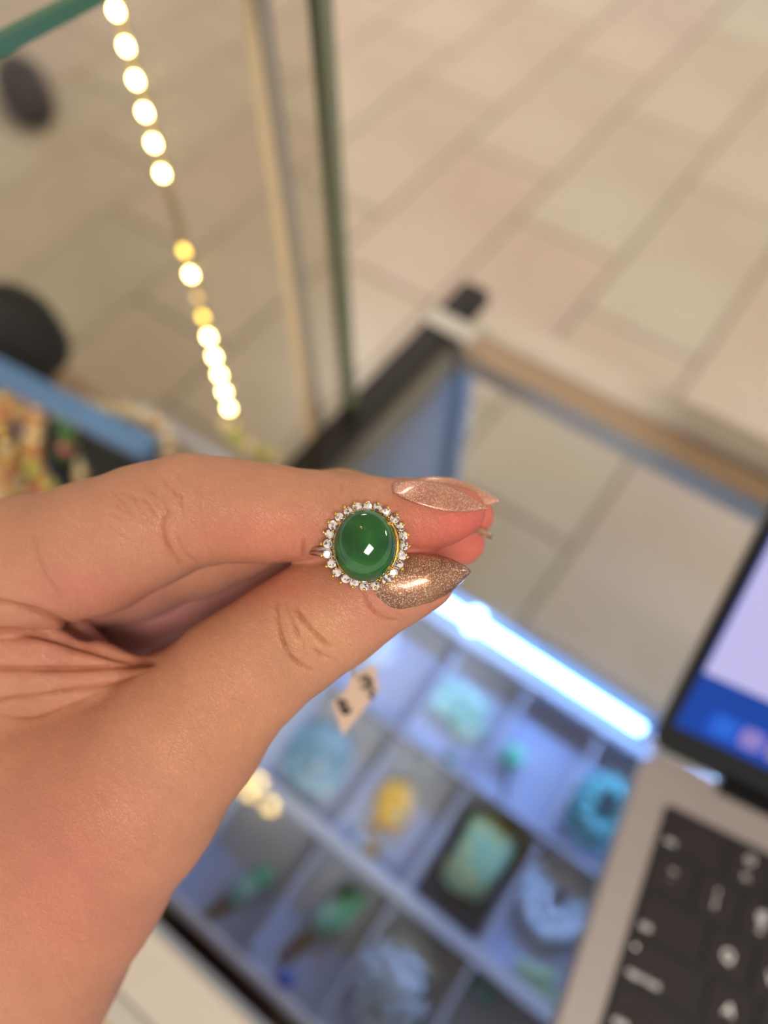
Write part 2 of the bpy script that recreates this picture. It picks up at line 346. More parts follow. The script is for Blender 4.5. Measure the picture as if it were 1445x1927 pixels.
vv, ff = carve((x, y, .003), (.019, .029, .007), 0, .17, 14); build('plaque', (vv, ff), J['yellow'], t, True)
build('brown_knot', carve((x+.006, y+.026, .003), (.009, .007, .005), 0, .2, 15), J['olive'], t, True)
x, y = A(1050, 1690); t = thing('jade_bangle', (x, y, ft), 'icy white twisted jade bangle in the middle compartment beside the laptop', 'bangle')
build('bangle', tube(ring_pts((x, y), .021, 40, 1.15, z=ft+.006), [.0052+.0014*math.sin(i*1.9) for i in range(40)], 10, True), J['white'], t, True)
build('inner_coil', tube(ring_pts((x+.001, y), .011, 30, 1.2, z=ft+.005), [.0048+.001*math.sin(i*1.6) for i in range(30)], 10, True), J['white'], t, True)
x, y = A(1120, 1610); 
# near row
def pendant(px, py, label, rz, top, body, L, sd):
    x, y = A(px, py); t = thing('jade_pendant', (x, y, ft), label, 'pendant')
    d = np.array([math.sin(rz), math.cos(rz)])
    build('pendant_body', carve((x, y, 0), (L*.42, L*.72, .006), -rz, .13, sd), J[body], t, True)
    build('green_top', carve((x+d[0]*L*.75, y+d[1]*L*.75, 0), (L*.42, L*.4, .006), -rz, .13, sd+1), J[top], t, True)
    bx, by = x-d[0]*L*1.1, y-d[1]*L*1.1
    build('brass_clasp', join(sphere((bx, by, ft+.004), (.0045, .007, .0035)), sphere((bx-d[0]*.009, by-d[1]*.009, ft+.003), (.0045, .004, .003)), tube(ring_pts((bx-d[0]*.015, by-d[1]*.015), .0035, 10, z=ft+.0015), .001, 6, True)), J['olive'], t, True); return t
pendant(463, 1672, 'green over white jade pendant with brass clasp beside the palm', .35, 'green', 'pale', .017, 20)
t = pendant(622, 1722, 'larger green and white jade pendant with brass clasp, in the next compartment', .25, 'deep', 'pale', .021, 30)
xx, yy = A(650, 1720); build('green_streak', carve((xx, yy, 0), (.006, .019, .0075), -.2, .1, 33), J['green'], t, True)
x, y = A(537, 1842); build('blue_bead', sphere((x, y, ft+.0045), (.007, .005, .0045), 14, 10), J['cobalt'], None, True, 'cobalt blue bead by the near rail of the tray', 'bead')
x, y = A(745, 1850); t = thing('bead_bracelet', (x, y, ft), 'coiled bracelet of chunky icy white beads at the bottom', 'bracelet')
bd = build('bead', carve((x-.019, y, 0), (.0065, .0065, .006), 0, .14, 41, 12, 8), J['white'], t, True)
bvz = bd.data
k = 0
for (R_, n_, z_) in ((.021, 13, 0), (.012, 8, .005), (.0035, 3, .009)):
    for i in range(n_):
        a = 2*math.pi*i/n_+.3
        if k: inst(bvz, 'bead', (x+.019+R_*math.cos(a), y+R_*1.25*math.sin(a), ft+z_), t).location = (.019*1+R_*math.cos(a)-.0, R_*1.25*math.sin(a), z_)
        k += 1
build('cord', tube(ring_pts((x, y), .019, 30, 1.2, z=ft+.0065), .0006, 5, True), J['black'], t)
x, y = A(1010, 1858); t = thing('pearl_cluster', (x, y, ft), 'small heap of yellowish and white pearls in the near right compartment', 'pearls')
pm = build('pearl', sphere((x, y, ft+.005), .005, 12, 8), J['yellow'], t, True)
for i, (dx, dy, dz) in enumerate([(.010, .001, 0), (-.009, -.004, 0), (.004, .010, 0), (-.005, .006, .006), (.013, -.008, 0), (-.013, .005, 0), (-.001, -.010, 0)]):
    inst(pm.data, 'pearl', (x+dx, y+dy, ft+dz), t).location = (dx, dy, dz)
x, y = A(985, 1925); build('teal_stone', sphere((x-.03, y, ft+.005), (.010, .007, .005), 14, 10), J['teal'], None, True, 'teal oval stone in the compartment at the bottom edge', 'gemstone')
# ------------------------------------------------------------------ tall glass case on the left
X1 = -.206; Y1 = .240; Z0 = .70; Z1 = 1.1638
gc = thing('glass_case', (-.5, 0, 0), 'tall clear glass jewellery case with green glass edges on the left', 'showcase')
build('case_deck', join(box(-.84, X1-.004, -.40, Y1-.008, Z0-.02, Z0)), M['creamside'], gc)
build('lower_case', box(-.84, X1-.004, -.40, Y1-.008, .08, Z0-.02), M['cream'], gc); build('kick_base', box(-.82, X1-.02, -.38, Y1-.03, 0, .08), M['black'], gc)
build('right_pane', box(X1-.003, X1+.003, -.40, Y1-.004, Z0, Z1-.006), M['glass2'], gc)
build('far_pane', box(-.84, X1-.004, Y1-.006, Y1, Z0, Z1-.006), M['glass2'], gc)
build('top_pane', box(-.84, X1-.004, -.40, Y1-.004, Z1-.006, Z1-.0), M['glass2'], gc)
build('glass_edge', box(X1-.0018, X1+.0022, -.40, Y1, Z1-.0035, Z1+.0005), M['edge'], gc, label='dark green polished top edge of the glass')
build('glass_edge', box(X1-.0035, X1+.0035, Y1-.004, Y1+.003, Z0, Z1-.006), M['edge2'], gc, label='grey green vertical edge at the glass corner')
build('corner_profile', box(X1-.032, X1-.025, Y1-.013, Y1-.0065, Z0, Z1-.007, .001), M['post'], gc, label='cream vertical profile beside the corner')
build('corner_profile', box(X1-.024, X1-.019, Y1-.012, Y1-.0065, Z0, Z1-.007, .001), M['post2'], gc, label='grey vertical profile beside the corner')
# vertical LED strip
ls = thing('led_strip', (-.3238, .2318, Z0), 'vertical strip of warm white LED dots inside the tall glass case', 'light')
build('strip_backing', box(-.3273, -.3203, .2325, .2335, Z0+.07, Z1-.01), M['strip'], ls)
led = {}
def leddot(z, kind):
    if kind not in led:
        o = build('led', sphere((-.3238, .2318, z), (.0030, .0020, .0030), 10, 8), M[kind], ls, True); led[kind] = (o.data, z)
        return o
    me, z0 = led[kind]; o = inst(me, 'led', (0, 0, 0), ls); o.location = (0, 0, z-z0); return o
pat = {0: 'ledwarm', 1: 'ledwarm', 2: 'ledwarm', 3: 'ledwarm', 4: 'ledwarm', 5: 'ledwarm', 8: 'leddim', 9: 'ledwarm', 10: 'ledoff', 11: 'leddim', 12: 'ledwarm', 13: 'ledwarm', 14: 'ledwarm', 15: 'ledwarm', 16: 'ledwarm', 17: 'ledoff'}
zs = [1.0917, 1.0758, 1.0597, 1.0431, 1.026, 1.008, .9549, .9364, .9173, .9, .8809, .8611, .8419, .8226, .8029, .7815]
kd = ['ledwarm']*6+['leddim', 'ledwarm', 'ledoff', 'leddim']+['ledwarm']*5+['ledoff']
for z, k in zip(zs, kd): leddot(HC-(HC-z)*.981, k)
leddot(1.108, 'ledwarm'); leddot(1.125, 'ledwarm')
ws = thing('bead_fill_light', (-.22, -.2, Z1-.02), 'unseen warm glow strip added to brighten the beads in the tall glass case', 'light')  # unseen fill strip, added to brighten the beads and their glints
M['beadfill'] = mat('bead_fill_glow', (255, 235, 200), emit=(255, 216, 150), es=120)
build('fill_shade', box(X1-.0085, X1-.0075, -.38, -.01, Z1-.034, Z1-.0075), M['metal'], ws); build('fill_carrier', box(X1-.018, X1-.008, -.38, -.01, Z1-.012, Z1-.0075), M['metal'], ws); build('led_tape', box(X1-.016, X1-.010, -.375, -.015, Z1-.0135, Z1-.012), M['beadfill'], ws)  # shade added to keep this fill light off the cream rail
# black busts and necklaces inside
def bust(px, py, z, rx, rz_, yaw, label):
    c = atz(px, py, z); t = thing('necklace_bust', (c[0], c[1], Z0), label, 'display bust')
    n = 26; V = []; Fc = []
    prof = [(-1, .30), (-.96, .62), (-.8, .86), (-.5, 1), (-.1, 1.0), (.3, .93), (.6, .75), (.8, .52), (.93, .30), (1.0, .12)]
    for (h, s) in prof:
        for k in range(n):
            a = 2*math.pi*k/n; V.append((rx*s*math.cos(a), rx*.8*s*math.sin(a), rz_*h))
    for j in range(len(prof)-1):
        for k in range(n): Fc.append((j*n+k, j*n+(k+1) % n, (j+1)*n+(k+1) % n, (j+1)*n+k))
    Fc += [tuple(range(n-1, -1, -1)), tuple(range((len(prof)-1)*n, len(prof)*n))]
    V = np.array(V); cs, sn = math.cos(yaw), math.sin(yaw); V = V@np.array([[cs, sn, 0], [-sn, cs, 0], [0, 0, 1]])+c
    build('bust_form', (V, Fc), M['velvet'], t, True)
    zb = c[2]-rz_*.97
    build('bust_foot', box(c[0]-rx*.5, c[0]+rx*.5, c[1]-rx*.3, c[1]+rx*.3, Z0, Z0+.006, .002), M['velvet'], t)
    if zb > Z0+.006: build('bust_stem', tube([(c[0], c[1], Z0+.005), (c[0], c[1], zb+.01)], .008, 10), M['velvet'], t)
    return c
bust(28, 622, .83, .036, .046, .9, 'black oval necklace bust standing at the far left')
bust(222, 852, .79, .033, .036, .2, 'smaller black necklace bust behind the knuckle')
c = atz(75, 885, .71); build('velvet_pad', box(c[0]-.075, c[0]+.055, c[1]-.06, c[1]+.05, Z0, Z0+.008, .003), M['velvet'], None, label='dark velvet pad under the bead necklaces', cat='display pad')
b0 = atz(-60, 675, .80); b1 = atz(292, 853, .80)
ab = thing('led_bar_reflection', ((b0+b1)/2).tolist()[:2]+[Z0], 'blue bar standing for the LED bar reflected in the case glass', 'rail')  # solid blue bar in place of a reflection of the LED bar
def obar(a, b, wv, h):
    a = np.array(a); b = np.array(b); d = (b-a)/np.linalg.norm(b-a); s = np.array([-d[1], d[0], 0])*wv
    q = [a-s, b-s, b+s, a+s]; return prism(q, (0, 0, -h), (0, 0, h))
M['blue'] = mat('blue_reflection', (98, 142, 205), rough=.25, coat=.5)
off = np.array([-.0, -.035, .045])
B0 = atz(-60, 672, .868); B1 = atz(288, 848, .868)
build('reflection_bar', obar(B0, B1, .0085, .004), M['blue'], ab)
for q in (B0*.97+B1*.03, B0*.04+B1*.96): build('reflection_leg', tube([(q[0], q[1], Z0), (q[0], q[1], .866)], .0025, 8), M['blue'], ab)
BC = dict(gold=mat('gold_bead', (240, 204, 130), rough=.15, metal=.8), pearl=mat('pearl_bead', (244, 228, 192), rough=.2, coat=.5), pink=mat('pink_bead', (226, 140, 128), rough=.2, coat=.6),
          rose=mat('rose_bead', (214, 70, 120), rough=.2, coat=.6), green=mat('green_bead', (58, 122, 44), rough=.2, coat=.6), coral=mat('coral_bead', (218, 140, 98), rough=.2, coat=.6), lime=mat('lime_bead', (206, 214, 110), rough=.2, coat=.6))
def strand(pts, cols, r, label, z, cat='necklace'):
    W = [atz(px, py, zz) for px, py, zz in pts]
    # resample by arc length
    seg = [np.linalg.norm(W[i+1]-W[i]) for i in range(len(W)-1)]; L = sum(seg); n = max(4, int(L/(2.05*r)))
    t = thing('bead_necklace', W[-1], label, cat, None); cum = np.concatenate([[0], np.cumsum(seg)])
    pp = []
    for i in range(n+1):
        s = L*i/n; k = min(len(seg)-1, int(np.searchsorted(cum, s, side='right')-1)); f = (s-cum[k])/seg[k]; pp.append(W[k]*(1-f)+W[k+1]*f)
    meshes = {}
    for i, q in enumerate(pp):
        c = cols[(i*7+i//3) % len(cols)]
        if c not in meshes:
            o = build('bead', sphere(W[-1], r, 10, 7), BC[c], t, True); meshes[c] = o.data; o.location = Vector((q-W[-1]).tolist())
        else: inst(meshes[c], 'bead', q, t)
    build('cord', tube(pp, .0006, 5), M['gold'], t)
strand([(60, 742, .86), (72, 790, .82), (66, 850, .78), (78, 905, .75), (60, 945, .725)], ['pink', 'gold', 'coral', 'pink', 'pearl'], .0052, 'pink and coral bead necklace hanging down nearest the left edge', 0)
strand([(100, 752, .85), (130, 800, .82), (155, 850, .78), (150, 925, .74)], ['pearl', 'gold', 'pearl', 'green'], .0050, 'pearl and gold necklace with green beads', 0)
strand([(95, 745, .86), (106, 768, .85), (118, 790, .84), (128, 830, .82), (118, 850, .80)], ['green', 'rose', 'green', 'lime'], .0060, 'green bead necklace with one rose bead', 0)
strand([(8, 750, .84), (2, 800, .82), (14, 850, .79), (2, 905, .76), (20, 950, .73)], ['gold', 'pearl', 'gold', 'coral'], .0058, 'gold bead necklace cut off by the left edge', 0)
strand([(60, 880, .77), (86, 905, .75), (104, 930, .73), (90, 955, .72)], ['lime', 'gold', 'lime'], .0065, 'yellow lime bead necklace low at the left', 0)
strand([(165, 765, .83), (200, 770, .83), (250, 776, .82), (290, 790, .82), (318, 830, .80), (310, 860, .78)], ['pearl', 'gold', 'pearl', 'pearl'], .0060, 'pearl necklace looped over the small black bust', 0)
strand([(30, 775, .83), (60, 800, .80), (48, 838, .78), (30, 880, .75), (45, 930, .73)], ['gold', 'pearl', 'coral', 'gold'], .0048, 'gold and coral necklace between the left strands', 0)
strand([(425, 800, .84), (450, 832, .83), (485, 850, .82), (520, 862, .81)], ['pearl', 'lime', 'pearl'], .0058, 'pale yellow pearl strand lying behind the knuckles', 0)
t = thing('jewellery_box', atz(5, 930, .72), 'small cream jewellery box at the left edge', 'box')
c = atz(-15, 930, .715); build('box_body', box(c[0]-.03, c[0]+.02, c[1]-.035, c[1]+.02, Z0, Z0+.018, .002), M['cream'], t); build('box_lid', box(c[0]-.031, c[0]+.021, c[1]-.036, c[1]+.021, Z0+.018, Z0+.026, .002), M['cream'], t)
# dark shoe on the floor beyond
c = atz(45, 170, .03); t = thing('shoe', (c[0], c[1], 0), 'dark shoe standing on the floor beyond the tall glass case', 'shoe')
M['shoe'] = mat('dark_leather', (52, 44, 44), rough=.6)
vs = sphere((0, 0, 0), (.075, .19, .06), 16, 10); q = np.array(vs[0]); q[:, 2] = np.maximum(q[:, 2], -.02); q[:, 2] *= np.where(q[:, 1] > 0, .8, 1.25); cs, sn = math.cos(1.1), math.sin(1.1)
q = q@np.array([[cs, sn, 0], [-sn, cs, 0], [0, 0, 1]])+[c[0], c[1], .045]; q[:, 2] = np.maximum(q[:, 2], .012)
build('upper', (q, vs[1]), M['shoe'], t, True); s = sphere((0, 0, 0), (.077, .193, .012), 16, 8); q = s[0]@np.array([[cs, sn, 0], [-sn, cs, 0], [0, 0, 1]])+[c[0], c[1], .012]; build('sole', (q, s[1]), M['black'], t, True)
# folded tan cloth at the near edge
def cloth():
    V = []; n = 26
    for j in range(n):
        for i in range(n):
            x = -.196+.22*i/(n-1); y = -.086-.12*j/(n-1)
            z = .868-.10*(j/(n-1))**1.4+.006*math.sin(i*.9+j*.35)+.004*math.sin(i*.4-j*.8); V.append((x, y, z))
    Fc = [(j*n+i, j*n+i+1, (j+1)*n+i+1, (j+1)*n+i) for j in range(n-1) for i in range(n-1)]
    return np.array(V), Fc
M['cloth'] = mat('tan_wool', (196, 168, 128), rough=.95, bump=.5, bscale=500)
o = build('jacket', cloth(), M['cloth'], None, True, 'tan knitted jacket cloth against the near counter edge at lower left', 'jacket')
sm = o.modifiers.new('thick', 'SOLIDIFY'); sm.thickness = .004; sm.offset = -1
# ------------------------------------------------------------------ laptop
LY = math.radians(8.8); lo = np.array([.0445, .1475, .885]); ex = np.array([math.cos(LY), math.sin(LY), 0]); ey = np.array([math.sin(LY), -math.cos(LY), 0]); ez = np.array([0, 0, 1.])
def L2(v):                                           # laptop frame: x right, y towards the user, z up
    v = np.asarray(v, float); return lo+v[..., :1]*ex+v[..., 1:2]*ey+v[..., 2:3]*ez
def LB(vf): return L2(vf[0]), [tuple(reversed(f)) for f in vf[1]]
lt = thing('laptop', lo+ex*.156+ey*.11, 'open silver laptop with black keys standing on the glass counter', 'laptop')
def rbox(x0, x1, y0, y1, z0, z1, r=.010, n=6, e=.0015):
    def loop(i, z):
        out = []
        for (cx, cy, a0) in ((x1-r, y1-r, 0), (x0+r, y1-r, 90), (x0+r, y0+r, 180), (x1-r, y0+r, 270)):
            for k in range(n+1):
                a = math.radians(a0+90*k/n); out.append((cx+(r-i)*math.cos(a), cy+(r-i)*math.sin(a), z))
        return out
    m = 4*(n+1); V = loop(e, z0)+loop(0, z0+e)+loop(0, z1-e*.5)+loop(e*.5, z1)
    Fc = [tuple(range(m-1, -1, -1)), tuple(range(3*m, 4*m))]
    for k in range(3):
        for i in range(m): Fc.append((k*m+i, k*m+(i+1) % m, (k+1)*m+(i+1) % m, (k+1)*m+i))
    return np.array(V), Fc
build('base', LB(rbox(0, .3126, 0, .2212, .0008, .0150)), M['alu'], lt)
KX, KY = .0155, .0205
build('key_well', LB(rbox(KX, .3126-KX, KY, KY+.1145, .0150, .0153, .003, 4, .0001)), M['keywell'], lt)
build('hinge', LB(tube([(.035, .001, .0150), (.277, .001, .0150)], .0042, 12)), M['bezel'], lt, True)
build('hinge_notch', LB(rbox(.032, .281, .0055, .0078, .0150, .0154, .0008, 3, .0001)), M['alu'], lt, label='shallow aluminium lip below the hinge')
def text_mesh(s, size, to_world, name, m, parent, cx=True):
    cu = bpy.data.curves.new('txt', 'FONT'); cu.body = s; cu.size = size; cu.align_x = 'CENTER' if cx else 'LEFT'; cu.align_y = 'CENTER'; cu.extrude = .00003; cu.resolution_u = 2
    o = bpy.data.objects.new('txt', cu); S.collection.objects.link(o); dg = bpy.context.evaluated_depsgraph_get(); me = o.evaluated_get(dg).to_mesh()
    V = np.array([v.co[:] for v in me.vertices]) if len(me.vertices) else np.zeros((0, 3)); Fc = [tuple(p.vertices) for p in me.polygons]
    bpy.data.objects.remove(o); bpy.data.curves.remove(cu)
    if len(V): return build(name, (to_world(V), Fc), m, parent)
U = .01905*.955; rows = [
 [('esc', 1.5)]+[(c, 1) for c in ('F1', 'F2', 'F3', 'F4', 'F5', 'F6', 'F7', 'F8', 'F9', 'F10', 'F11', 'F12')]+[('', 1)],
 [('~\n`', 1), ('!\n1', 1), ('@\n2', 1), ('#\n3', 1), ('$\n4', 1), ('%\n5', 1), ('^\n6', 1), ('&\n7', 1), ('*\n8', 1), ('(\n9', 1), (')\n0', 1), ('_\n-', 1), ('+\n=', 1), ('delete', 1.5)],
 [('tab', 1.5)]+[(c, 1) for c in 'QWERTYUIOP']+[('{\n[', 1), ('}\n]', 1), ('|\n\\', 1)],
 [('caps lock', 1.75)]+[(c, 1) for c in 'ASDFGHJKL']+[(':\n;', 1), ('"\n\'', 1), ('return', 1.75)],
 [('shift', 2.25)]+[(c, 1) for c in 'ZXCVBNM']+[('<\n,', 1), ('>\n.', 1), ('?\n/', 1), ('shift', 2.25)],
 [('fn', 1), ('control', 1), ('option', 1), ('command', 1.25), ('', 5), ('command', 1.25), ('option', 1), ('', 1), ('', 1), ('', 1)]]
UX = (.3126-2*KX-.002)/14.5; UY = .1125/6
for r, row in enumerate(rows):
    x = KX+.001
    for (s, wd) in row:
        x1 = x+wd*UX; y0 = KY+.001+r*UY; y1 = y0+UY
        k = build('key', LB(rbox(x+.0009, x1-.0009, y0+.0009, y1-.0009, .0153, .0164, .0016, 3, .0003)), M['key'], lt)
        if s:
            if len(s) > 1 and '\n' not in s and s[0] != 'F': sz, ax, ay = .0037, x+.0028, y1-.0042; cx = s in ('return', 'delete') and False
            elif '\n' in s: sz, ax, ay, cx = .0048, (x+x1)/2, (y0+y1)/2+.0, True
            elif s[0] == 'F' and len(s) > 1: sz, ax, ay, cx = .0032, (x+x1)/2, y1-.0048, True
            else: sz, ax, ay, cx = .0062, (x+x1)/2, (y0+y1)/2, True
            text_mesh(s, sz, lambda V, ax=ax, ay=ay: L2(np.stack([V[:, 0]+ax, ay-V[:, 1], V[:, 2]+.01642], 1)), 'legend', M['legend'], k, cx)
            if s == 'caps lock': build('indicator', LB(sphere((x+.0035, y0+.005, .0164), (.0008, .0008, .0001), 8, 4)), M['legend'], k)
            if r == 0 and s == 'F1': build('brightness_icon', LB(tube([(( x+x1)/2+.0016*math.cos(a), y0+.006+.0016*math.sin(a), .01645) for a in np.linspace(0, 6.0, 9)], .00025, 5, True)), M['legend'], k)
        x = x1
build('trackpad', LB(rbox(.090, .2226, .140, .2165, .0150, .01515, .005, 5, .0001)), M['alu'], lt)
# lid
SA = math.radians(44)
s0 = np.array([0, -.0015, .0155]); su = np.array([0, -math.sin(SA), math.cos(SA)]); sn_ = np.array([0, math.cos(SA), math.sin(SA)])
def SL(V):                                           # screen frame: x right, y up the screen, z out of the screen
    V = np.asarray(V, float); return L2(s0+V[..., :1]*np.array([1, 0, 0.])+V[..., 1:2]*su+V[..., 2:3]*sn_)
def SB(vf): return SL(vf[0]), vf[1]
lid = build('lid', SB(rbox(0, .3126, 0, .2190, -.0045, 0)), M['alu'], lt)
build('bezel', SB(rbox(.0006, .3120, .0004, .2184, 0, .0004, .009, 6, .0001)), M['bezel'], lid)
DX0, DX1, DY0, DY1 = .0065, .3061, .0150, .2120
M['desk'] = emis('desktop_blue', (2, 62, 156), .95); M['deskl'] = emis('desktop_royal_blue', (20, 80, 200), .85)
M['lav'] = emis('lavender_page', (190, 184, 230), .95); M['lav2'] = emis('lavender_page_shade', (178, 172, 218), .9); M['dock'] = emis('dock_strip', (56, 92, 200), .7)
M['red'] = emis('red_desktop_shape', (176, 62, 44), .8); M['glyph'] = mat('screen_text', (120, 112, 150), emit=(120, 112, 150), es=.6)
def flat(x0, x1, y0, y1, z): return SB(box(x0, x1, y0, y1, z, z+.0001))
build('display', flat(DX0, DX1, DY0, DY1, .0004), M['desk'], lid, label='deep blue desktop')
build('desktop_shape', SB(prism([(.095, DY0+.034, .0006), (.145, DY0+.010, .0006), (.20, DY0+.012, .0006), (.20, DY0+.034, .0006)], (0, 0, 0), (0, 0, .0001))), M['red'], lid)
build('page_window', flat(DX0+.001, .26, DY0+.030, DY1-.012, .0007), M['lav'], lid, label='lavender page')
build('dock', SB(rbox(.018, .29, DY0+.003, DY0+.0155, .0006, .00075, .003, 4, .00005)), M['deskl'], lid)
ic = [(40, 120, 250), (170, 150, 230), (190, 160, 180), (80, 90, 220), (110, 110, 230), (150, 210, 110), (230, 90, 80), (240, 200, 90), (90, 200, 240), (240, 240, 240), (200, 120, 220), (120, 200, 160)]
for i, c in enumerate(ic):
    x = .021+i*.0125; build('dock_icon', SB(rbox(x, x+.0098, DY0+.0045, DY0+.0142, .00078, .0009, .0022, 4, .00003)), emis('icon', tuple(x*.85 for x in c), .9), lid)
for (x, yy, n) in ((.032, DY0+.068, 3), (.05, DY0+.064, 5), (.085, DY0+.064, 7)):
    for i in range(n): build('text_mark', flat(x+i*.0032, x+i*.0032+.0018, yy, yy+.0030, .0009), M['glyph'], lid)
# ------------------------------------------------------------------ hand, as a smooth signed-distance body (camera frame, mm)
def q3(px, py, d): return ray(px, py)*d
def caps(*pts):
    """pts: (px, py, depth mm, radius px) -> list of round cones"""
    out = []
    for a, b in zip(pts[:-1], pts[1:]): out.append((q3(*a[:3]), q3(*b[:3]), a[3]*a[2]/F, b[3]*b[2]/F))
    return out
G = []   # (smooth k, cones)
thumb = caps((812, 1094, 140.5, 40), (770, 1098, 141, 56), (715, 1112, 142.5, 68), (650, 1142, 144.5, 88), (592, 1168, 146.5, 101), (520, 1218, 149, 104), (440, 1280, 151, 116), (350, 1375, 154, 142), (235, 1490, 158, 178), (110, 1640, 163, 200), (20, 1790, 168, 205), (-90, 1990, 172, 225))
thenar = caps((-60, 1480, 172, 225), (140, 1450, 165, 170))+caps((-150, 1650, 180, 260), (20, 1700, 172, 200))
arm = caps((-90, 1990, 172, 225), (-330, 2420, 176, 240), (-760, 3150, 186, 300))
G.append((5.0, thumb)); G.append((10.0, thenar+arm))
index = caps((872, 962, 142.5, 41), (835, 968, 142, 50), (780, 975, 142, 62), (690, 974, 143.5, 72), (590, 971, 145, 79), (500, 966, 146, 87), (420, 960, 147, 92), (350, 962, 148.5, 101), (270, 992, 150, 111), (180, 1030, 153, 121), (60, 1062, 157, 125), (-110, 1120, 164, 160))
G.append((3.5, index))
mid = caps((893, 970, 155, 36), (850, 966, 155.5, 46), (770, 964, 156.5, 58), (640, 958, 158.5, 70), (520, 970, 161, 86), (440, 992, 163.5, 96), (370, 1018, 167, 102), (250, 1060, 172, 106), (60, 1090, 178, 115), (-140, 1140, 182, 150))
G.append((3.0, mid))
rng = caps((872, 1022, 157, 40), (830, 1026, 158.5, 46), (740, 1030, 162, 55), (640, 1030, 168, 62), (520, 1045, 175, 70), (440, 1075, 180, 78), (370, 1100, 184, 82), (220, 1150, 190, 88), (20, 1190, 196, 100), (-150, 1220, 198, 130))
G.append((3.0, rng))
lit = caps((560, 1075, 188, 46), (470, 1110, 194, 56), (380, 1150, 200, 64), (230, 1220, 206, 78), (40, 1280, 210, 95), (-150, 1330, 208, 130))
G.append((3.0, lit))
palm = caps((-170, 1160, 178, 190), (-190, 1420, 186, 240))+caps((-60, 1180, 196, 130), (150, 1240, 192, 90), (240, 1330, 184, 90))+caps((-60, 1300, 190, 170), (180, 1400, 180, 120))
G.append((8.0, palm))
web = caps((-60, 1228, 152, 36), (90, 1222, 153, 31), (190, 1238, 155, 20), (285, 1256, 157, 9))
web2 = caps((-60, 1288, 152, 34), (100, 1284, 152.5, 27), (200, 1276, 154, 18), (300, 1262, 155, 10))+caps((-60, 1335, 157, 44), (60, 1330, 157.5, 36), (160, 1312, 158, 24), (240, 1285, 158, 12))
web3 = caps((-80, 1150, 158, 70), (40, 1150, 160, 50), (120, 1180, 163, 34), (180, 1215, 168, 22))
G.append((4.0, web)); G.append((4.0, web2)); G.append((4.0, web3))
KG = [None, 6.0, 3.0, .6, .6, .8, 7.0, 2.2, 2.2, 2.6]   # blend of each group into what came before
def smin(a, b, k):
    h = np.maximum(k-np.abs(a-b), 0)/k; return np.minimum(a, b)-h*h*k*.25
def sdf(Pt):
    tot = None
    order = [(G[0], 0), (G[1], 9.0), (G[7], 2.2), (G[8], 4.5), (G[6], 4.0), (G[9], 1.4), (G[2], 1.0), (G[3], .5), (G[4], .5), (G[5], .5)]
    for (k, cones), kb in order:
        g = None
        for a, b, ra, rb in cones:
            ba = (b-a).astype(np.float32); pa = Pt-a.astype(np.float32)
            t = np.clip(pa@ba/np.float32(ba@ba), 0, 1)
            d = np.linalg.norm(pa-t[:, None]*ba, axis=1)-(ra+t*(rb-ra))
            g = d if g is None else smin(g, d, k)
        tot = g if tot is None else smin(tot, g, kb)
    return tot
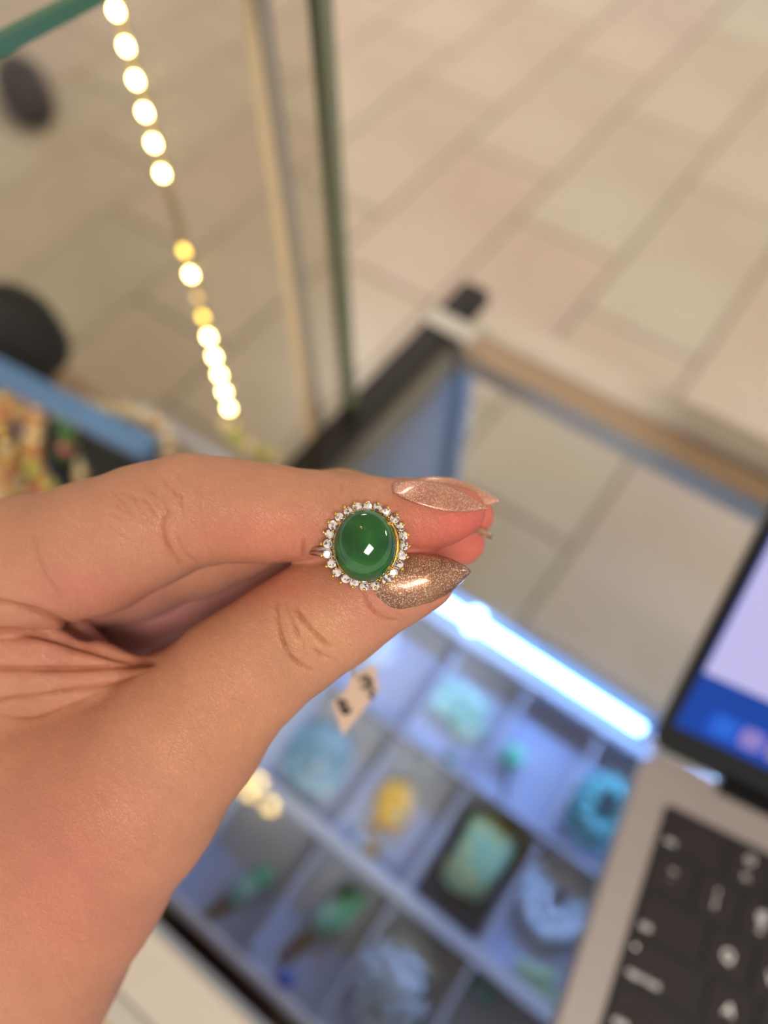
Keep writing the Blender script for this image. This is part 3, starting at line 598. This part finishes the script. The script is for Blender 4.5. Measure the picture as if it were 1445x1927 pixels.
def surface_nets():
    h = .8; lo_ = np.array([-150., -20., 120.]); hi = np.array([26., 190., 232.]); n = np.ceil((hi-lo_)/h/6).astype(int)*6
    bc = 6; nb = n//bc
    I = np.stack(np.meshgrid(*[np.arange(k) for k in nb], indexing='ij'), -1).reshape(-1, 3)
    cen = (lo_+(I+.5)*bc*h).astype(np.float32); dv = sdf(cen); act = np.abs(dv) < bc*h*.87+2.2
    full = np.repeat(np.repeat(np.repeat(np.where(dv < 0, -9., 9.).astype(np.float32).reshape(nb), bc, 0), bc, 1), bc, 2)
    O = np.stack(np.meshgrid(*[np.arange(bc)]*3, indexing='ij'), -1).reshape(-1, 3)
    idx = (I[act][:, None, :]*bc+O[None]).reshape(-1, 3)
    for s in range(0, len(idx), 400000):
        ii = idx[s:s+400000]; full[ii[:, 0], ii[:, 1], ii[:, 2]] = sdf((lo_+(ii+.5)*h).astype(np.float32))
    # close the surface at the grid border
    full[0] = 9; full[-1] = 9; full[:, 0] = 9; full[:, -1] = 9; full[:, :, 0] = 9; full[:, :, -1] = 9
    ins = full < 0
    cs = np.zeros(tuple(n-1), np.int8); sl = lambda o, m: slice(o, o+m-1)
    cr = [(i, j, k) for i in (0, 1) for j in (0, 1) for k in (0, 1)]
    for o in cr: cs += ins[sl(o[0], n[0]), sl(o[1], n[1]), sl(o[2], n[2])]
    C = np.argwhere((cs > 0) & (cs < 8)); vid = -np.ones(tuple(n-1), np.int64); vid[tuple(C.T)] = np.arange(len(C))
    acc = np.zeros((len(C), 3)); cnt = np.zeros(len(C))
    for a in cr:
        for ax in range(3):
            if a[ax]: continue
            b = list(a); b[ax] = 1
            A_ = C+a; B_ = C+b; fa = full[tuple(A_.T)]; fb = full[tuple(B_.T)]; m = (fa < 0) != (fb < 0)
            t = fa[m]/(fa[m]-fb[m]); acc[m] += A_[m]+(B_[m]-A_[m])*t[:, None]; cnt[m] += 1
    V = lo_+(acc/cnt[:, None]+.5)*h
    Fs = []
    for ax in range(3):
        u_, v_ = (ax+1) % 3, (ax+2) % 3
        s0_ = [slice(None)]*3; s1_ = [slice(None)]*3; s0_[ax] = slice(0, -1); s1_[ax] = slice(1, None)
        a = ins[tuple(s0_)]; b = ins[tuple(s1_)]; E = np.argwhere(a != b); E = E[(E[:, u_] > 0) & (E[:, v_] > 0)]
        E = E[(E[:, u_] < n[u_]-1) & (E[:, v_] < n[v_]-1)]
        du = np.zeros(3, int); du[u_] = 1; dv_ = np.zeros(3, int); dv_[v_] = 1
        q = np.stack([vid[tuple((E-du-dv_).T)], vid[tuple((E-dv_).T)], vid[tuple(E.T)], vid[tuple((E-du).T)]], 1)
        fl_ = a[tuple(E.T)]; q = np.where(fl_[:, None], q, q[:, ::-1]); Fs.append(q)
    Fq = np.concatenate(Fs)
    def grad(Vp):
        e = .15; g = np.stack([sdf((Vp+np.eye(3)[i]*e).astype(np.float32))-sdf((Vp-np.eye(3)[i]*e).astype(np.float32)) for i in range(3)], 1)
        return g/(np.linalg.norm(g, axis=1)[:, None]+1e-9)
    border = (V[:, 0] < lo_[0]+2*h) | (V[:, 1] > lo_[1]+(n[1]-2)*h)
    for it in range(2):
        g = grad(V); V = np.where(border[:, None], V, V-g*np.clip(sdf(V.astype(np.float32)), -1, 1)[:, None])
    g = grad(V)
    return V, Fq, g, border
HV, HF, HN, HB = surface_nets()
def pline(Vp, pts, taper=False):
    pts = np.array(pts, float)
    for _ in range(2):                                 # Chaikin smoothing
        q = [pts[0]]
        for a, b in zip(pts[:-1], pts[1:]): q += [a*.75+b*.25, a*.25+b*.75]
        pts = np.array(q+[pts[-1]])
    PX = Vp[:, 0]/Vp[:, 2]*F+722.5; PY = Vp[:, 1]/Vp[:, 2]*F+963.5; best = np.full(len(Vp), 1e9); arc = np.zeros(len(Vp)); n = len(pts)-1
    for k, (a, b) in enumerate(zip(pts[:-1], pts[1:])):
        ab_ = b-a; t = np.clip(((PX-a[0])*ab_[0]+(PY-a[1])*ab_[1])/(ab_@ab_+1e-9), 0, 1)
        d = np.hypot(PX-a[0]-t*ab_[0], PY-a[1]-t*ab_[1]); m = d < best; best = np.where(m, d, best); arc = np.where(m, (k+t)/n, arc)
    return (best, np.sin(np.pi*np.clip(arc, .02, .98))**.7) if taper else best
CREASE = [([(681, 1094), (688, 1128), (702, 1150), (724, 1165), (750, 1167)], .35, 6, 160), ([(518, 1131), (521, 1166), (528, 1200), (545, 1235), (566, 1253), (590, 1262)], .42, 7, 160), ([(552, 1138), (570, 1163), (587, 1187), (608, 1204), (625, 1221)], .40, 7, 160),
          ([(590, 1221), (608, 1235), (622, 1239)], .3, 5, 160), ([(540, 1150), (556, 1185), (575, 1212)], .15, 5, 160), ([(535, 1128), (545, 1160), (560, 1200)], .12, 5, 160),
          ([(313, 958), (304, 993), (318, 1034), (343, 1064)], .35, 8, 160), ([(330, 1000), (345, 1040), (372, 1058)], .2, 6, 160), ([(572, 1012), (569, 1052)], .3, 5, 160),
          ([(300, 895), (325, 925), (345, 940)], .15, 7, 160), ([(255, 900), (290, 930), (310, 975)], .12, 7, 160), ([(60, 1000), (75, 1070), (120, 1130)], .15, 9, 165),
          ([(-20, 1186), (60, 1190), (130, 1210), (220, 1240), (290, 1248)], 1.0, 11, 175), ([(-20, 1258), (100, 1260), (200, 1256), (290, 1247)], .8, 10, 175), ([(-20, 1128), (60, 1146), (130, 1176), (170, 1205)], .7, 10, 175),
          ([(0, 1345), (60, 1352), (130, 1325), (190, 1300)], .25, 7, 170), ([(0, 1318), (110, 1304), (200, 1288), (280, 1262)], .4, 9, 170), ([(600, 905), (605, 935)], .12, 5, 160), ([(640, 905), (640, 930)], .1, 5, 160)]
rs_ = np.random.RandomState(4)
for i in range(46):                                    # fine wrinkles over the knuckle of the bent index finger
    x_ = rs_.uniform(215, 345); y_ = 905+(345-x_)*.22+rs_.uniform(0, 70); a_ = rs_.uniform(.45, 1.0)+(.5 if x_ > 300 else 0); l_ = rs_.uniform(22, 55)
    CREASE.append(([(x_-l_*.5*math.cos(a_), y_-l_*.5*math.sin(a_)), (x_, y_+rs_.uniform(-3, 3)), (x_+l_*.5*math.cos(a_), y_+l_*.5*math.sin(a_))], rs_.uniform(.05, .11), 4.6, 158))
for i in range(30):                                    # and over the thumb joint
    x_ = rs_.uniform(525, 640); y_ = 1130+(x_-525)*.45+rs_.uniform(0, 80); a_ = rs_.uniform(.7, 1.3); l_ = rs_.uniform(18, 45)
    CREASE.append(([(x_-l_*.5*math.cos(a_), y_-l_*.5*math.sin(a_)), (x_, y_+rs_.uniform(-3, 3)), (x_+l_*.5*math.cos(a_), y_+l_*.5*math.sin(a_))], rs_.uniform(.05, .1), 4.6, 158))

import bmesh
near = np.full(len(HV), 1e9)
for pts, dep, wd, dm in CREASE: near = np.minimum(near, np.where(HV[:, 2] < dm, pline(HV, pts)-wd*2.2, 1e9))
nearm = (near < 0) & (HN[:, 2] < .3)
bm = bmesh.new(); bvs = [bm.verts.new(v) for v in HV.tolist()]
for f in HF.tolist():
    try: bm.faces.new([bvs[i] for i in f])
    except ValueError: pass
bm.verts.index_update()
eds = [e for e in bm.edges if nearm[e.verts[0].index] and nearm[e.verts[1].index]]
bmesh.ops.subdivide_edges(bm, edges=eds, cuts=2, use_grid_fill=True)
bm.verts.index_update(); HV = np.array([v.co[:] for v in bm.verts]); HF = [[v.index for v in f.verts] for f in bm.faces]; bm.free()
def grad_at(Vp):
    e = .15; g = np.stack([sdf((Vp+np.eye(3)[i]*e).astype(np.float32))-sdf((Vp-np.eye(3)[i]*e).astype(np.float32)) for i in range(3)], 1)
    return g/(np.linalg.norm(g, axis=1)[:, None]+1e-9)
HN = grad_at(HV); inb = (HV[:, 0] > -147) & (HV[:, 1] < 187)
HV = HV-HN*(np.clip(sdf(HV.astype(np.float32)), -.5, .5)*inb)[:, None]
print('hand verts', len(HV))
front = HN[:, 2] < .25
disp = np.zeros(len(HV))
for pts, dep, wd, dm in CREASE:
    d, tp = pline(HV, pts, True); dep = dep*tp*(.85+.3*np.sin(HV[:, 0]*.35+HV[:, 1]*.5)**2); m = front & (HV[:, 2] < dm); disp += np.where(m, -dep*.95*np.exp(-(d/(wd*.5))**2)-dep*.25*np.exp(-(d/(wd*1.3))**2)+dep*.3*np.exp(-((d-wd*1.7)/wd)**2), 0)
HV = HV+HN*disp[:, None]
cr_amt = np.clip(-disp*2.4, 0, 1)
# skin colouring: pink fingertips, palm and joints, then shade painted into the creases
PXh = HV[:, 0]/HV[:, 2]*F+722.5; PYh = HV[:, 1]/HV[:, 2]*F+963.5
base = np.array(lin((196, 139, 110))[:3]); colr = np.tile(base, (len(HV), 1))
def blob(px, py, r, c, wgt, dmin=0, dmax=999, ry=None):
    global colr
    k = wgt*np.exp(-(((PXh-px)/r)**2+((PYh-py)/(ry or r))**2))*((HV[:, 2] > dmin) & (HV[:, 2] < dmax)); k = np.clip(k, 0, 1)[:, None]
    colr = colr*(1-k)+np.array(lin(c)[:3])*k
blob(890, 1000, 95, (214, 104, 92), .95); blob(800, 1030, 90, (210, 108, 92), .7); blob(500, 1010, 190, (208, 116, 94), .55, ry=55); blob(150, 1110, 130, (198, 118, 104), .6, ry=60)
blob(540, 1110, 110, (198, 110, 90), .55, ry=45); blob(90, 1225, 180, (202, 128, 108), .5, ry=60); blob(120, 1650, 200, (196, 122, 102), .8, ry=260); blob(700, 1150, 60, (206, 128, 110), .5)
blob(590, 1195, 60, (208, 150, 106), .6); blob(430, 1340, 130, (200, 136, 96), .5); blob(600, 890, 250, (204, 142, 106), .5, ry=25)
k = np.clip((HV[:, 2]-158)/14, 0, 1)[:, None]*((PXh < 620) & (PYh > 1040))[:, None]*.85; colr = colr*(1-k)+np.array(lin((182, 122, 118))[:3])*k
k = cr_amt[:, None]*.45; colr = colr*(1-k)+np.array(lin((150, 78, 44))[:3])*k  # shade painted into the creases as a darker brown
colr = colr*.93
def skin_mat():
    m = bpy.data.materials.new('skin'); m.use_nodes = True; nt = m.node_tree; p = nt.nodes['Principled BSDF']; N = nt.nodes.new; L = nt.links.new
    at = N('ShaderNodeAttribute'); at.attribute_name = 'tone'; tc = N('ShaderNodeTexCoord')
    nz = N('ShaderNodeTexNoise'); nz.inputs['Scale'].default_value = 90; nz.inputs['Detail'].default_value = 5; L(tc.outputs['Object'], nz.inputs['Vector'])
    mr = N('ShaderNodeMapRange'); mr.inputs[1].default_value = .3; mr.inputs[2].default_value = .7; mr.inputs[3].default_value = .93; mr.inputs[4].default_value = 1.05; L(nz.outputs['Fac'], mr.inputs[0])
    mx = N('ShaderNodeMix'); mx.data_type = 'RGBA'; mx.blend_type = 'MULTIPLY'; mx.inputs[0].default_value = 1; L(at.outputs['Color'], mx.inputs[6]); L(mr.outputs[0], mx.inputs[7]); L(mx.outputs[2], p.inputs['Base Color'])
    p.inputs['Roughness'].default_value = .52; p.inputs['Specular IOR Level'].default_value = .35
    p.inputs['Subsurface Weight'].default_value = .12; p.inputs['Subsurface Radius'].default_value = (1, .35, .2); p.inputs['Subsurface Scale'].default_value = .0022
    mp = N('ShaderNodeMapping'); mp.inputs['Scale'].default_value = (1, 2.2, 1); mp.inputs['Rotation'].default_value = (.3, .2, .9); L(tc.outputs['Object'], mp.inputs['Vector'])
    vo = N('ShaderNodeTexVoronoi'); vo.feature = 'DISTANCE_TO_EDGE'; vo.inputs['Scale'].default_value = 900
    n2 = N('ShaderNodeTexNoise'); n2.inputs['Scale'].default_value = 300; n2.inputs['Detail'].default_value = 6
    wp = N('ShaderNodeMix'); wp.data_type = 'RGBA'; wp.inputs[0].default_value = .006; L(mp.outputs[0], wp.inputs[6]); L(n2.outputs['Color'], wp.inputs[7]); L(mp.outputs[0], n2.inputs['Vector'])
    L(wp.outputs[2], vo.inputs['Vector'])
    ad = N('ShaderNodeMath'); ad.operation = 'MULTIPLY_ADD'; ad.inputs[1].default_value = .6; L(n2.outputs['Fac'], ad.inputs[0]); mn = N('ShaderNodeMath'); mn.operation = 'MINIMUM'; mn.inputs[1].default_value = .12; L(vo.outputs['Distance'], mn.inputs[0])
    m3 = N('ShaderNodeMath'); m3.operation = 'MULTIPLY'; m3.inputs[1].default_value = 2.5; L(mn.outputs[0], m3.inputs[0]); L(m3.outputs[0], ad.inputs[2])
    bp = N('ShaderNodeBump'); bp.inputs['Strength'].default_value = .7; bp.inputs['Distance'].default_value = .00027; L(ad.outputs[0], bp.inputs['Height']); L(bp.outputs[0], p.inputs['Normal'])
    return m
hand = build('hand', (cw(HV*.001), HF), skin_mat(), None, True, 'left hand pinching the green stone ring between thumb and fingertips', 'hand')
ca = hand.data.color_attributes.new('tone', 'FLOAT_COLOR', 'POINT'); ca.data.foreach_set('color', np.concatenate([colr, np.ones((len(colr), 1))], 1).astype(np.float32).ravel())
# ------------------------------------------------------------------ nails
def nail_mat():
    m = bpy.data.materials.new('glitter_polish'); m.use_nodes = True; nt = m.node_tree; p = nt.nodes['Principled BSDF']; N = nt.nodes.new; L = nt.links.new
    tc = N('ShaderNodeTexCoord'); vo = N('ShaderNodeTexVoronoi'); vo.inputs['Scale'].default_value = 7500; L(tc.outputs['Object'], vo.inputs['Vector'])
    sp = N('ShaderNodeSeparateColor'); L(vo.outputs['Color'], sp.inputs[0])
    n = N('ShaderNodeTexNoise'); n.inputs['Scale'].default_value = 160; L(tc.outputs['Object'], n.inputs['Vector'])
    r2 = N('ShaderNodeValToRGB'); L(n.outputs['Fac'], r2.inputs[0]); r2.color_ramp.elements[0].position = .35; r2.color_ramp.elements[0].color = lin((126, 80, 66)); r2.color_ramp.elements[1].position = .65; r2.color_ramp.elements[1].color = lin((160, 112, 80))
    mr = N('ShaderNodeMapRange'); mr.inputs[1].default_value = .72; mr.inputs[2].default_value = 1.05; L(sp.outputs[0], mr.inputs[0])
    mx = N('ShaderNodeMix'); mx.data_type = 'RGBA'; L(mr.outputs[0], mx.inputs[0]); L(r2.outputs[0], mx.inputs[6]); mx.inputs[7].default_value = lin((255, 232, 200)); L(mx.outputs[2], p.inputs['Base Color'])
    p.inputs['Metallic'].default_value = .55; p.inputs['Roughness'].default_value = .42; p.inputs['Coat Weight'].default_value = .45; p.inputs['Coat Roughness'].default_value = .06
    nm = N('ShaderNodeBump'); nm.inputs['Strength'].default_value = .5; nm.inputs['Distance'].default_value = .0001; L(sp.outputs[1], nm.inputs['Height']); L(nm.outputs[0], p.inputs['Normal'])
    return m
NM = nail_mat(); NR = NM.copy(); NR.name = 'rose_glitter_polish'
for nd in NR.node_tree.nodes:
    if nd.type == 'VALTORGB': nd.color_ramp.elements[0].color = lin((186, 124, 106)); nd.color_ramp.elements[1].color = lin((206, 146, 122))
def resamp(pts, n):
    pts = np.array(pts, float); s = np.concatenate([[0], np.cumsum(np.linalg.norm(np.diff(pts, axis=0), axis=1))]); t = np.linspace(0, s[-1], n)
    # smooth by cubic-ish moving average
    q = np.stack([np.interp(t, s, pts[:, i]) for i in range(pts.shape[1])], 1)
    for _ in range(3): q[1:-1] = (q[:-2]+2*q[1:-1]+q[2:])/4
    return q
def nail(up_, lo_, bulge, label, m_=None, nx=15, ns=26):
    """up_/lo_: (px, py, depth mm) outlines from base to tip; bulge mm towards the viewer across the width"""
    Uo = resamp(up_, ns); Lw = resamp(lo_, ns); V = []
    for i in range(ns):
        for j in range(nx):
            w_ = j/(nx-1); e = Uo[i]*(1-w_)+Lw[i]*w_; prof = math.sqrt(max(0, 1-(2*w_-1)**2))
            wid = np.linalg.norm(Uo[i][:2]-Lw[i][:2])/110; d = e[2]-bulge*prof*min(1, wid+.12)-.5*math.sin(math.pi*i/(ns-1))
            V.append(q3(e[0], e[1], d)*.001)
    Fc = [(i*nx+j, i*nx+j+1, (i+1)*nx+j+1, (i+1)*nx+j) for i in range(ns-1) for j in range(nx-1)]
    o = build('nail', (cw(V), Fc), m_ or NM, hand, True, label=label)
    md = o.modifiers.new('thick', 'SOLIDIFY'); md.thickness = .0007; md.offset = -1; md.use_rim = True; return o
# ring axis faces the lens; nails reach past the fingertips
nail([(706, 1052, 138), (740, 1042, 137.6), (773, 1040, 137.6), (802, 1040, 137.8), (831, 1045, 138), (860, 1055, 138), (880, 1067, 137.8), (887, 1074, 137.6)],
     [(690, 1122, 137.5), (700, 1142, 137.5), (722, 1156, 137.2), (748, 1157, 137.2), (781, 1148, 137.2), (816, 1134, 137.4), (848, 1115, 137.5), (872, 1095, 137.6), (887, 1076, 137.6)], 4.0, 'long pointed glittery bronze thumbnail')
nail([(737, 909, 139.2), (764, 902, 139), (800, 903, 139), (840, 913, 139), (880, 931, 138.6), (917, 955, 138.2)],
     [(740, 926, 136.2), (752, 935, 135.2), (775, 944, 134.6), (805, 955, 134.8), (840, 963, 135.4), (880, 964, 136.6), (917, 957, 138.1)], 1.2, 'pointed rose gold glitter nail of the index finger', NR)
nail([(775, 901, 150), (812, 896, 149.5), (848, 898, 149.2), (888, 911, 149), (920, 929, 149), (938, 941, 149)],
     [(792, 925, 147), (820, 935, 146), (856, 944, 146), (890, 950, 146.6), (918, 952, 147.6), (938, 943, 148.9)], .8, 'rose gold nail of the middle finger behind', NR)
nail([(858, 1000, 153), (880, 992, 152.5), (900, 989, 152), (916, 996, 152), (927, 1007, 152)],
     [(866, 1008, 152), (884, 1007, 151), (902, 1004, 151), (914, 1012, 151.5), (924, 1016, 151.8)], .8, 'small bronze nail tip of the ring finger')
# ------------------------------------------------------------------ the ring
RC = np.array([686.5, 1027.0]); pxmm = 132/F
rc = q3(RC[0], RC[1], 132.0)                            # face centre, camera frame mm
ring = thing('ring', cw(rc*.001), 'gold ring with oval green jade stone inside a halo of small clear diamonds', 'ring')
def rw(V):                                             # ring frame mm: x right, y down, z towards the viewer, a few degrees of tilt
    V = np.asarray(V, float); a = math.radians(3); b = math.radians(-4)
    x, y, z = V[..., 0], V[..., 1], V[..., 2]; x2 = x*math.cos(b)+z*math.sin(b); z2 = -x*math.sin(b)+z*math.cos(b); y2 = y*math.cos(a)-z2*math.sin(a); z3 = y*math.sin(a)+z2*math.cos(a)
    return cw((rc+np.stack([x2, y2, -z3], -1))*.001)
def RB(vf): return rw(vf[0]), [tuple(reversed(f)) for f in vf[1]]
# cabochon: superelliptic dome
def dome(a, b, h, nu=64, nv=22):
    V = []; Fc = []
    for j in range(nv+1):
        t = j/nv*math.pi/2; rr = math.cos(t); z = h*math.sin(t)**.92
        for i in range(nu): V.append((a*rr*math.cos(2*math.pi*i/nu), b*rr*math.sin(2*math.pi*i/nu), z))
    for j in range(nv):
        for i in range(nu): Fc.append((j*nu+i, j*nu+(i+1) % nu, (j+1)*nu+(i+1) % nu, (j+1)*nu+i))
    V += [(a*.8*math.cos(2*math.pi*i/nu), b*.8*math.sin(2*math.pi*i/nu), -1.6) for i in range(nu)]; k = (nv+1)*nu
    for i in range(nu): Fc.append((k+i, k+(i+1) % nu, (i+1) % nu, i))
    Fc.append(tuple(range(k+nu-1, k-1, -1))); return np.array(V), Fc
def jade_mat():
    m = bpy.data.materials.new('imperial_jade'); m.use_nodes = True; nt = m.node_tree; p = nt.nodes['Principled BSDF']; N = nt.nodes.new; L = nt.links.new
    tc = N('ShaderNodeTexCoord'); n = N('ShaderNodeTexNoise'); n.inputs['Scale'].default_value = 170; n.inputs['Detail'].default_value = 4; n.inputs['Distortion'].default_value = .4; L(tc.outputs['Object'], n.inputs['Vector'])
    r = N('ShaderNodeValToRGB'); L(n.outputs['Fac'], r.inputs[0]); e = r.color_ramp.elements; e[0].position = .3; e[0].color = lin((12, 62, 30)); e[1].position = .72; e[1].color = lin((52, 112, 34)); q = e.new(.5); q.color = lin((22, 84, 38))
    L(r.outputs[0], p.inputs['Base Color']); p.inputs['Roughness'].default_value = .06; p.inputs['Coat Weight'].default_value = .25; p.inputs['Coat Roughness'].default_value = .02
    p.inputs['Subsurface Weight'].default_value = .25; p.inputs['Subsurface Radius'].default_value = (.3, 1, .3); p.inputs['Subsurface Scale'].default_value = .0015; p.inputs['IOR'].default_value = 1.6
    return m
build('jade_cabochon', RB(dome(5.62, 6.45, 4.3)), jade_mat(), ring, True, label='polished oval green cabochon')
# bezel cup, seat plate, gallery
th = np.linspace(0, 2*math.pi, 65)[:-1]
build('bezel_rim', RB(tube([(5.72*math.cos(t), 6.55*math.sin(t), -.95) for t in th], .09, 8, True)), M['gold'], ring, True)
build('seat_plate', RB(prism([(6.0*math.cos(t), 6.6*math.sin(t), 0) for t in th], (0, 0, -2.2), (0, 0, -1.5))), M['gold'], ring)
def gem(r):
    V = [(0, 0, -.62*r)]; n = 8
    for (rr, z, off_) in ((1, 0, 0), (.98, .10, .5), (.80, .26, 0), (.56, .38, .5)):
        for i in range(n): a = 2*math.pi*(i+off_)/n; V.append((rr*r*math.cos(a), rr*r*math.sin(a), z*r))
    Fc = [(0, 1+(i+1) % n, 1+i) for i in range(n)]
    for k in range(3):
        a0 = 1+k*n; b0 = a0+n
        for i in range(n):
            if k % 2 == 0: Fc += [(a0+i, a0+(i+1) % n, b0+i), (a0+(i+1) % n, b0+(i+1) % n, b0+i)]
            else: Fc += [(a0+i, b0+(i+1) % n if False else b0+i, b0+(i-1) % n), (a0+i, a0+(i+1) % n, b0+i)]
    Fc.append(tuple(range(1+3*n, 1+4*n))); return np.array(V), Fc
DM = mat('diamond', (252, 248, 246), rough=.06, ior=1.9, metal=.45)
nt_ = DM.node_tree; vo_ = nt_.nodes.new('ShaderNodeTexVoronoi'); vo_.inputs['Scale'].default_value = 2600   # painted reflections: white and grey-brown cells in place of inner facets
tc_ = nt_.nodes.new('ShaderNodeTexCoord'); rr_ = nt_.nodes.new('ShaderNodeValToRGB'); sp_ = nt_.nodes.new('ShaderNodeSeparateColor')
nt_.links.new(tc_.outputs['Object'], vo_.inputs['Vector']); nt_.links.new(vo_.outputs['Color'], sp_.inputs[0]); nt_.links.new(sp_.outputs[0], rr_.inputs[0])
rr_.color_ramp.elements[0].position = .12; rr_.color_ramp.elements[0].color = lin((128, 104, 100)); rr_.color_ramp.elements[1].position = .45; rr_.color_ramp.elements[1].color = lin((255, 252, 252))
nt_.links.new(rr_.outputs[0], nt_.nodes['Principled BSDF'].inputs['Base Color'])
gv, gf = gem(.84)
# measured angles round the halo (deg, clockwise from +x, y down)
stones = [(518, 248), (583, 255), (640, 285), (695, 332), (731, 385), (752, 443), (757, 505), (746, 568), (722, 628), (687, 680), (642, 725), (570, 762), (500, 768), (434, 745), (378, 718), (320, 677), (285, 620), (258, 558), (259, 492), (270, 430), (293, 372), (335, 320), (393, 283), (452, 253)]
beads = [(515, 225), (590, 235), (655, 262), (712, 305), (757, 370), (784, 437), (790, 510), (778, 580), (745, 655), (708, 705), (645, 750), (573, 777), (498, 787), (425, 772), (345, 743), (297, 702), (253, 640), (222, 570), (218, 495), (232, 418), (265, 352), (312, 298), (370, 257), (437, 230)]
cv = lambda p: ((540+p[0]*.2907-RC[0])*pxmm, (880+p[1]*.2907-RC[1])*pxmm)
for i, (s, b) in enumerate(zip(stones, beads)):
    x, y = cv(s); a = random.random()*6; c_, s_ = math.cos(a), math.sin(a)
    tl = random.uniform(-.3, .3); tl2 = random.uniform(-.3, .3)
    V = np.array(gv)@np.array([[c_, s_, 0], [-s_, c_, 0], [0, 0, 1]]); V[:, 2] += V[:, 0]*tl+V[:, 1]*tl2
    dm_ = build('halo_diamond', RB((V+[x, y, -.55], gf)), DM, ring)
    build('stone_cup', RB(tube([(x, y, -1.9), (x, y, -.95)], [.35, .80], 10)), M['silverring'], ring)
    bx, by = cv(b)
    build('prong', RB(join(sphere((bx, by, -.32), .34, 10, 7), tube([(bx, by, -.5), (bx*.96, by*.96, -1.7)], [.24, .2], 7))), M['gold'], ring, True)
    # small inner prong between the stones
    x2, y2 = cv(stones[(i+1) % 24]); mx_, my_ = (x+x2)/2*.93, (y+y2)/2*.93
    build('inner_prong', RB(sphere((mx_, my_, -.28), .22, 8, 6)), M['gold'], ring, True)
# four claws holding the cabochon
for a in (38, 142, 218, 322):
    t = math.radians(a); x, y = 5.7*math.cos(t), 6.5*math.sin(t)
    build('claw', RB(tube([(x*1.04, y*1.04, -1.5), (x*1.03, y*1.03, .2), (x*.93, y*.93, 1.2), (x*.88, y*.88, 1.5)], [.32, .32, .3, .2], 8)), M['gold'], ring, True)
# hoop, lying between thumb and fingers, its plane edge-on to the lens, split shoulders
def hoop(rad, yo, wdt, thick, split):
    V = []; n = 72; Fc = []
    for i in range(n):
        t = 2*math.pi*i/n; cx, cz = math.sin(t), math.cos(t); sh = max(0, cz)**2*split
        for (dr, dy) in ((0, -wdt/2), (thick, -wdt/2), (thick*1.15, 0), (thick, wdt/2), (0, wdt/2), (-.1, 0)):
            V.append(((rad+dr)*cx-1.9, dy+yo*sh+1.05, (rad+dr)*cz-1.9-rad))
    m = 6
    for i in range(n):
        for k in range(m): Fc.append((i*m+k, i*m+(k+1) % m, ((i+1) % n)*m+(k+1) % m, ((i+1) % n)*m+k))
    return np.array(V), Fc
build('band', RB(join(hoop(9.6, .8, .8, .9, 1), hoop(9.6, -.8, .8, .9, 1))), M['silverring'], ring, True, label='silver coloured split band')
# ------------------------------------------------------------------ price tag on its thread
tg = thing('price_tag', P(668, 1320, .2), 'small beige paper price tag hanging from the ring on a thread', 'tag')
cr_ = [(624, 1322), (652, 1296), (660, 1272), (705, 1250), (714, 1298), (645, 1384)]
poly = [P(px, py, .200+.00004*(px-624)) for px, py in cr_]; nn = np.array(back)*.00025
build('card', prism(poly, nn, -nn), J['card'], tg)
M['ink'] = mat('black_ink', (42, 38, 40), rough=.7)
def stroke(pp, nm='ink_mark'):
    V = [P(px, py, .1993+.00004*(px-624)) for px, py in pp]; build(nm, tube(V, .00052, 6), M['ink'], tg)
stroke([(636, 1318), (648, 1344)]); stroke([(636, 1318), (652, 1322), (646, 1332), (660, 1336)]); stroke([(660, 1336), (648, 1344)])
stroke([(676, 1280), (690, 1272), (700, 1286)]); stroke([(680, 1296), (694, 1290), (704, 1304)]); stroke([(690, 1272), (694, 1290)]); stroke([(694, 1306), (702, 1314)])
for dx in (0, 9): build('thread', tube([P(664+dx*.3, 1274, .199), P(654+dx, 1240, .190), P(640+dx, 1190, .175), P(640+dx, 1110, .160), P(640, 1048, .1475)], .00028, 6), M['cream'], tg, True)
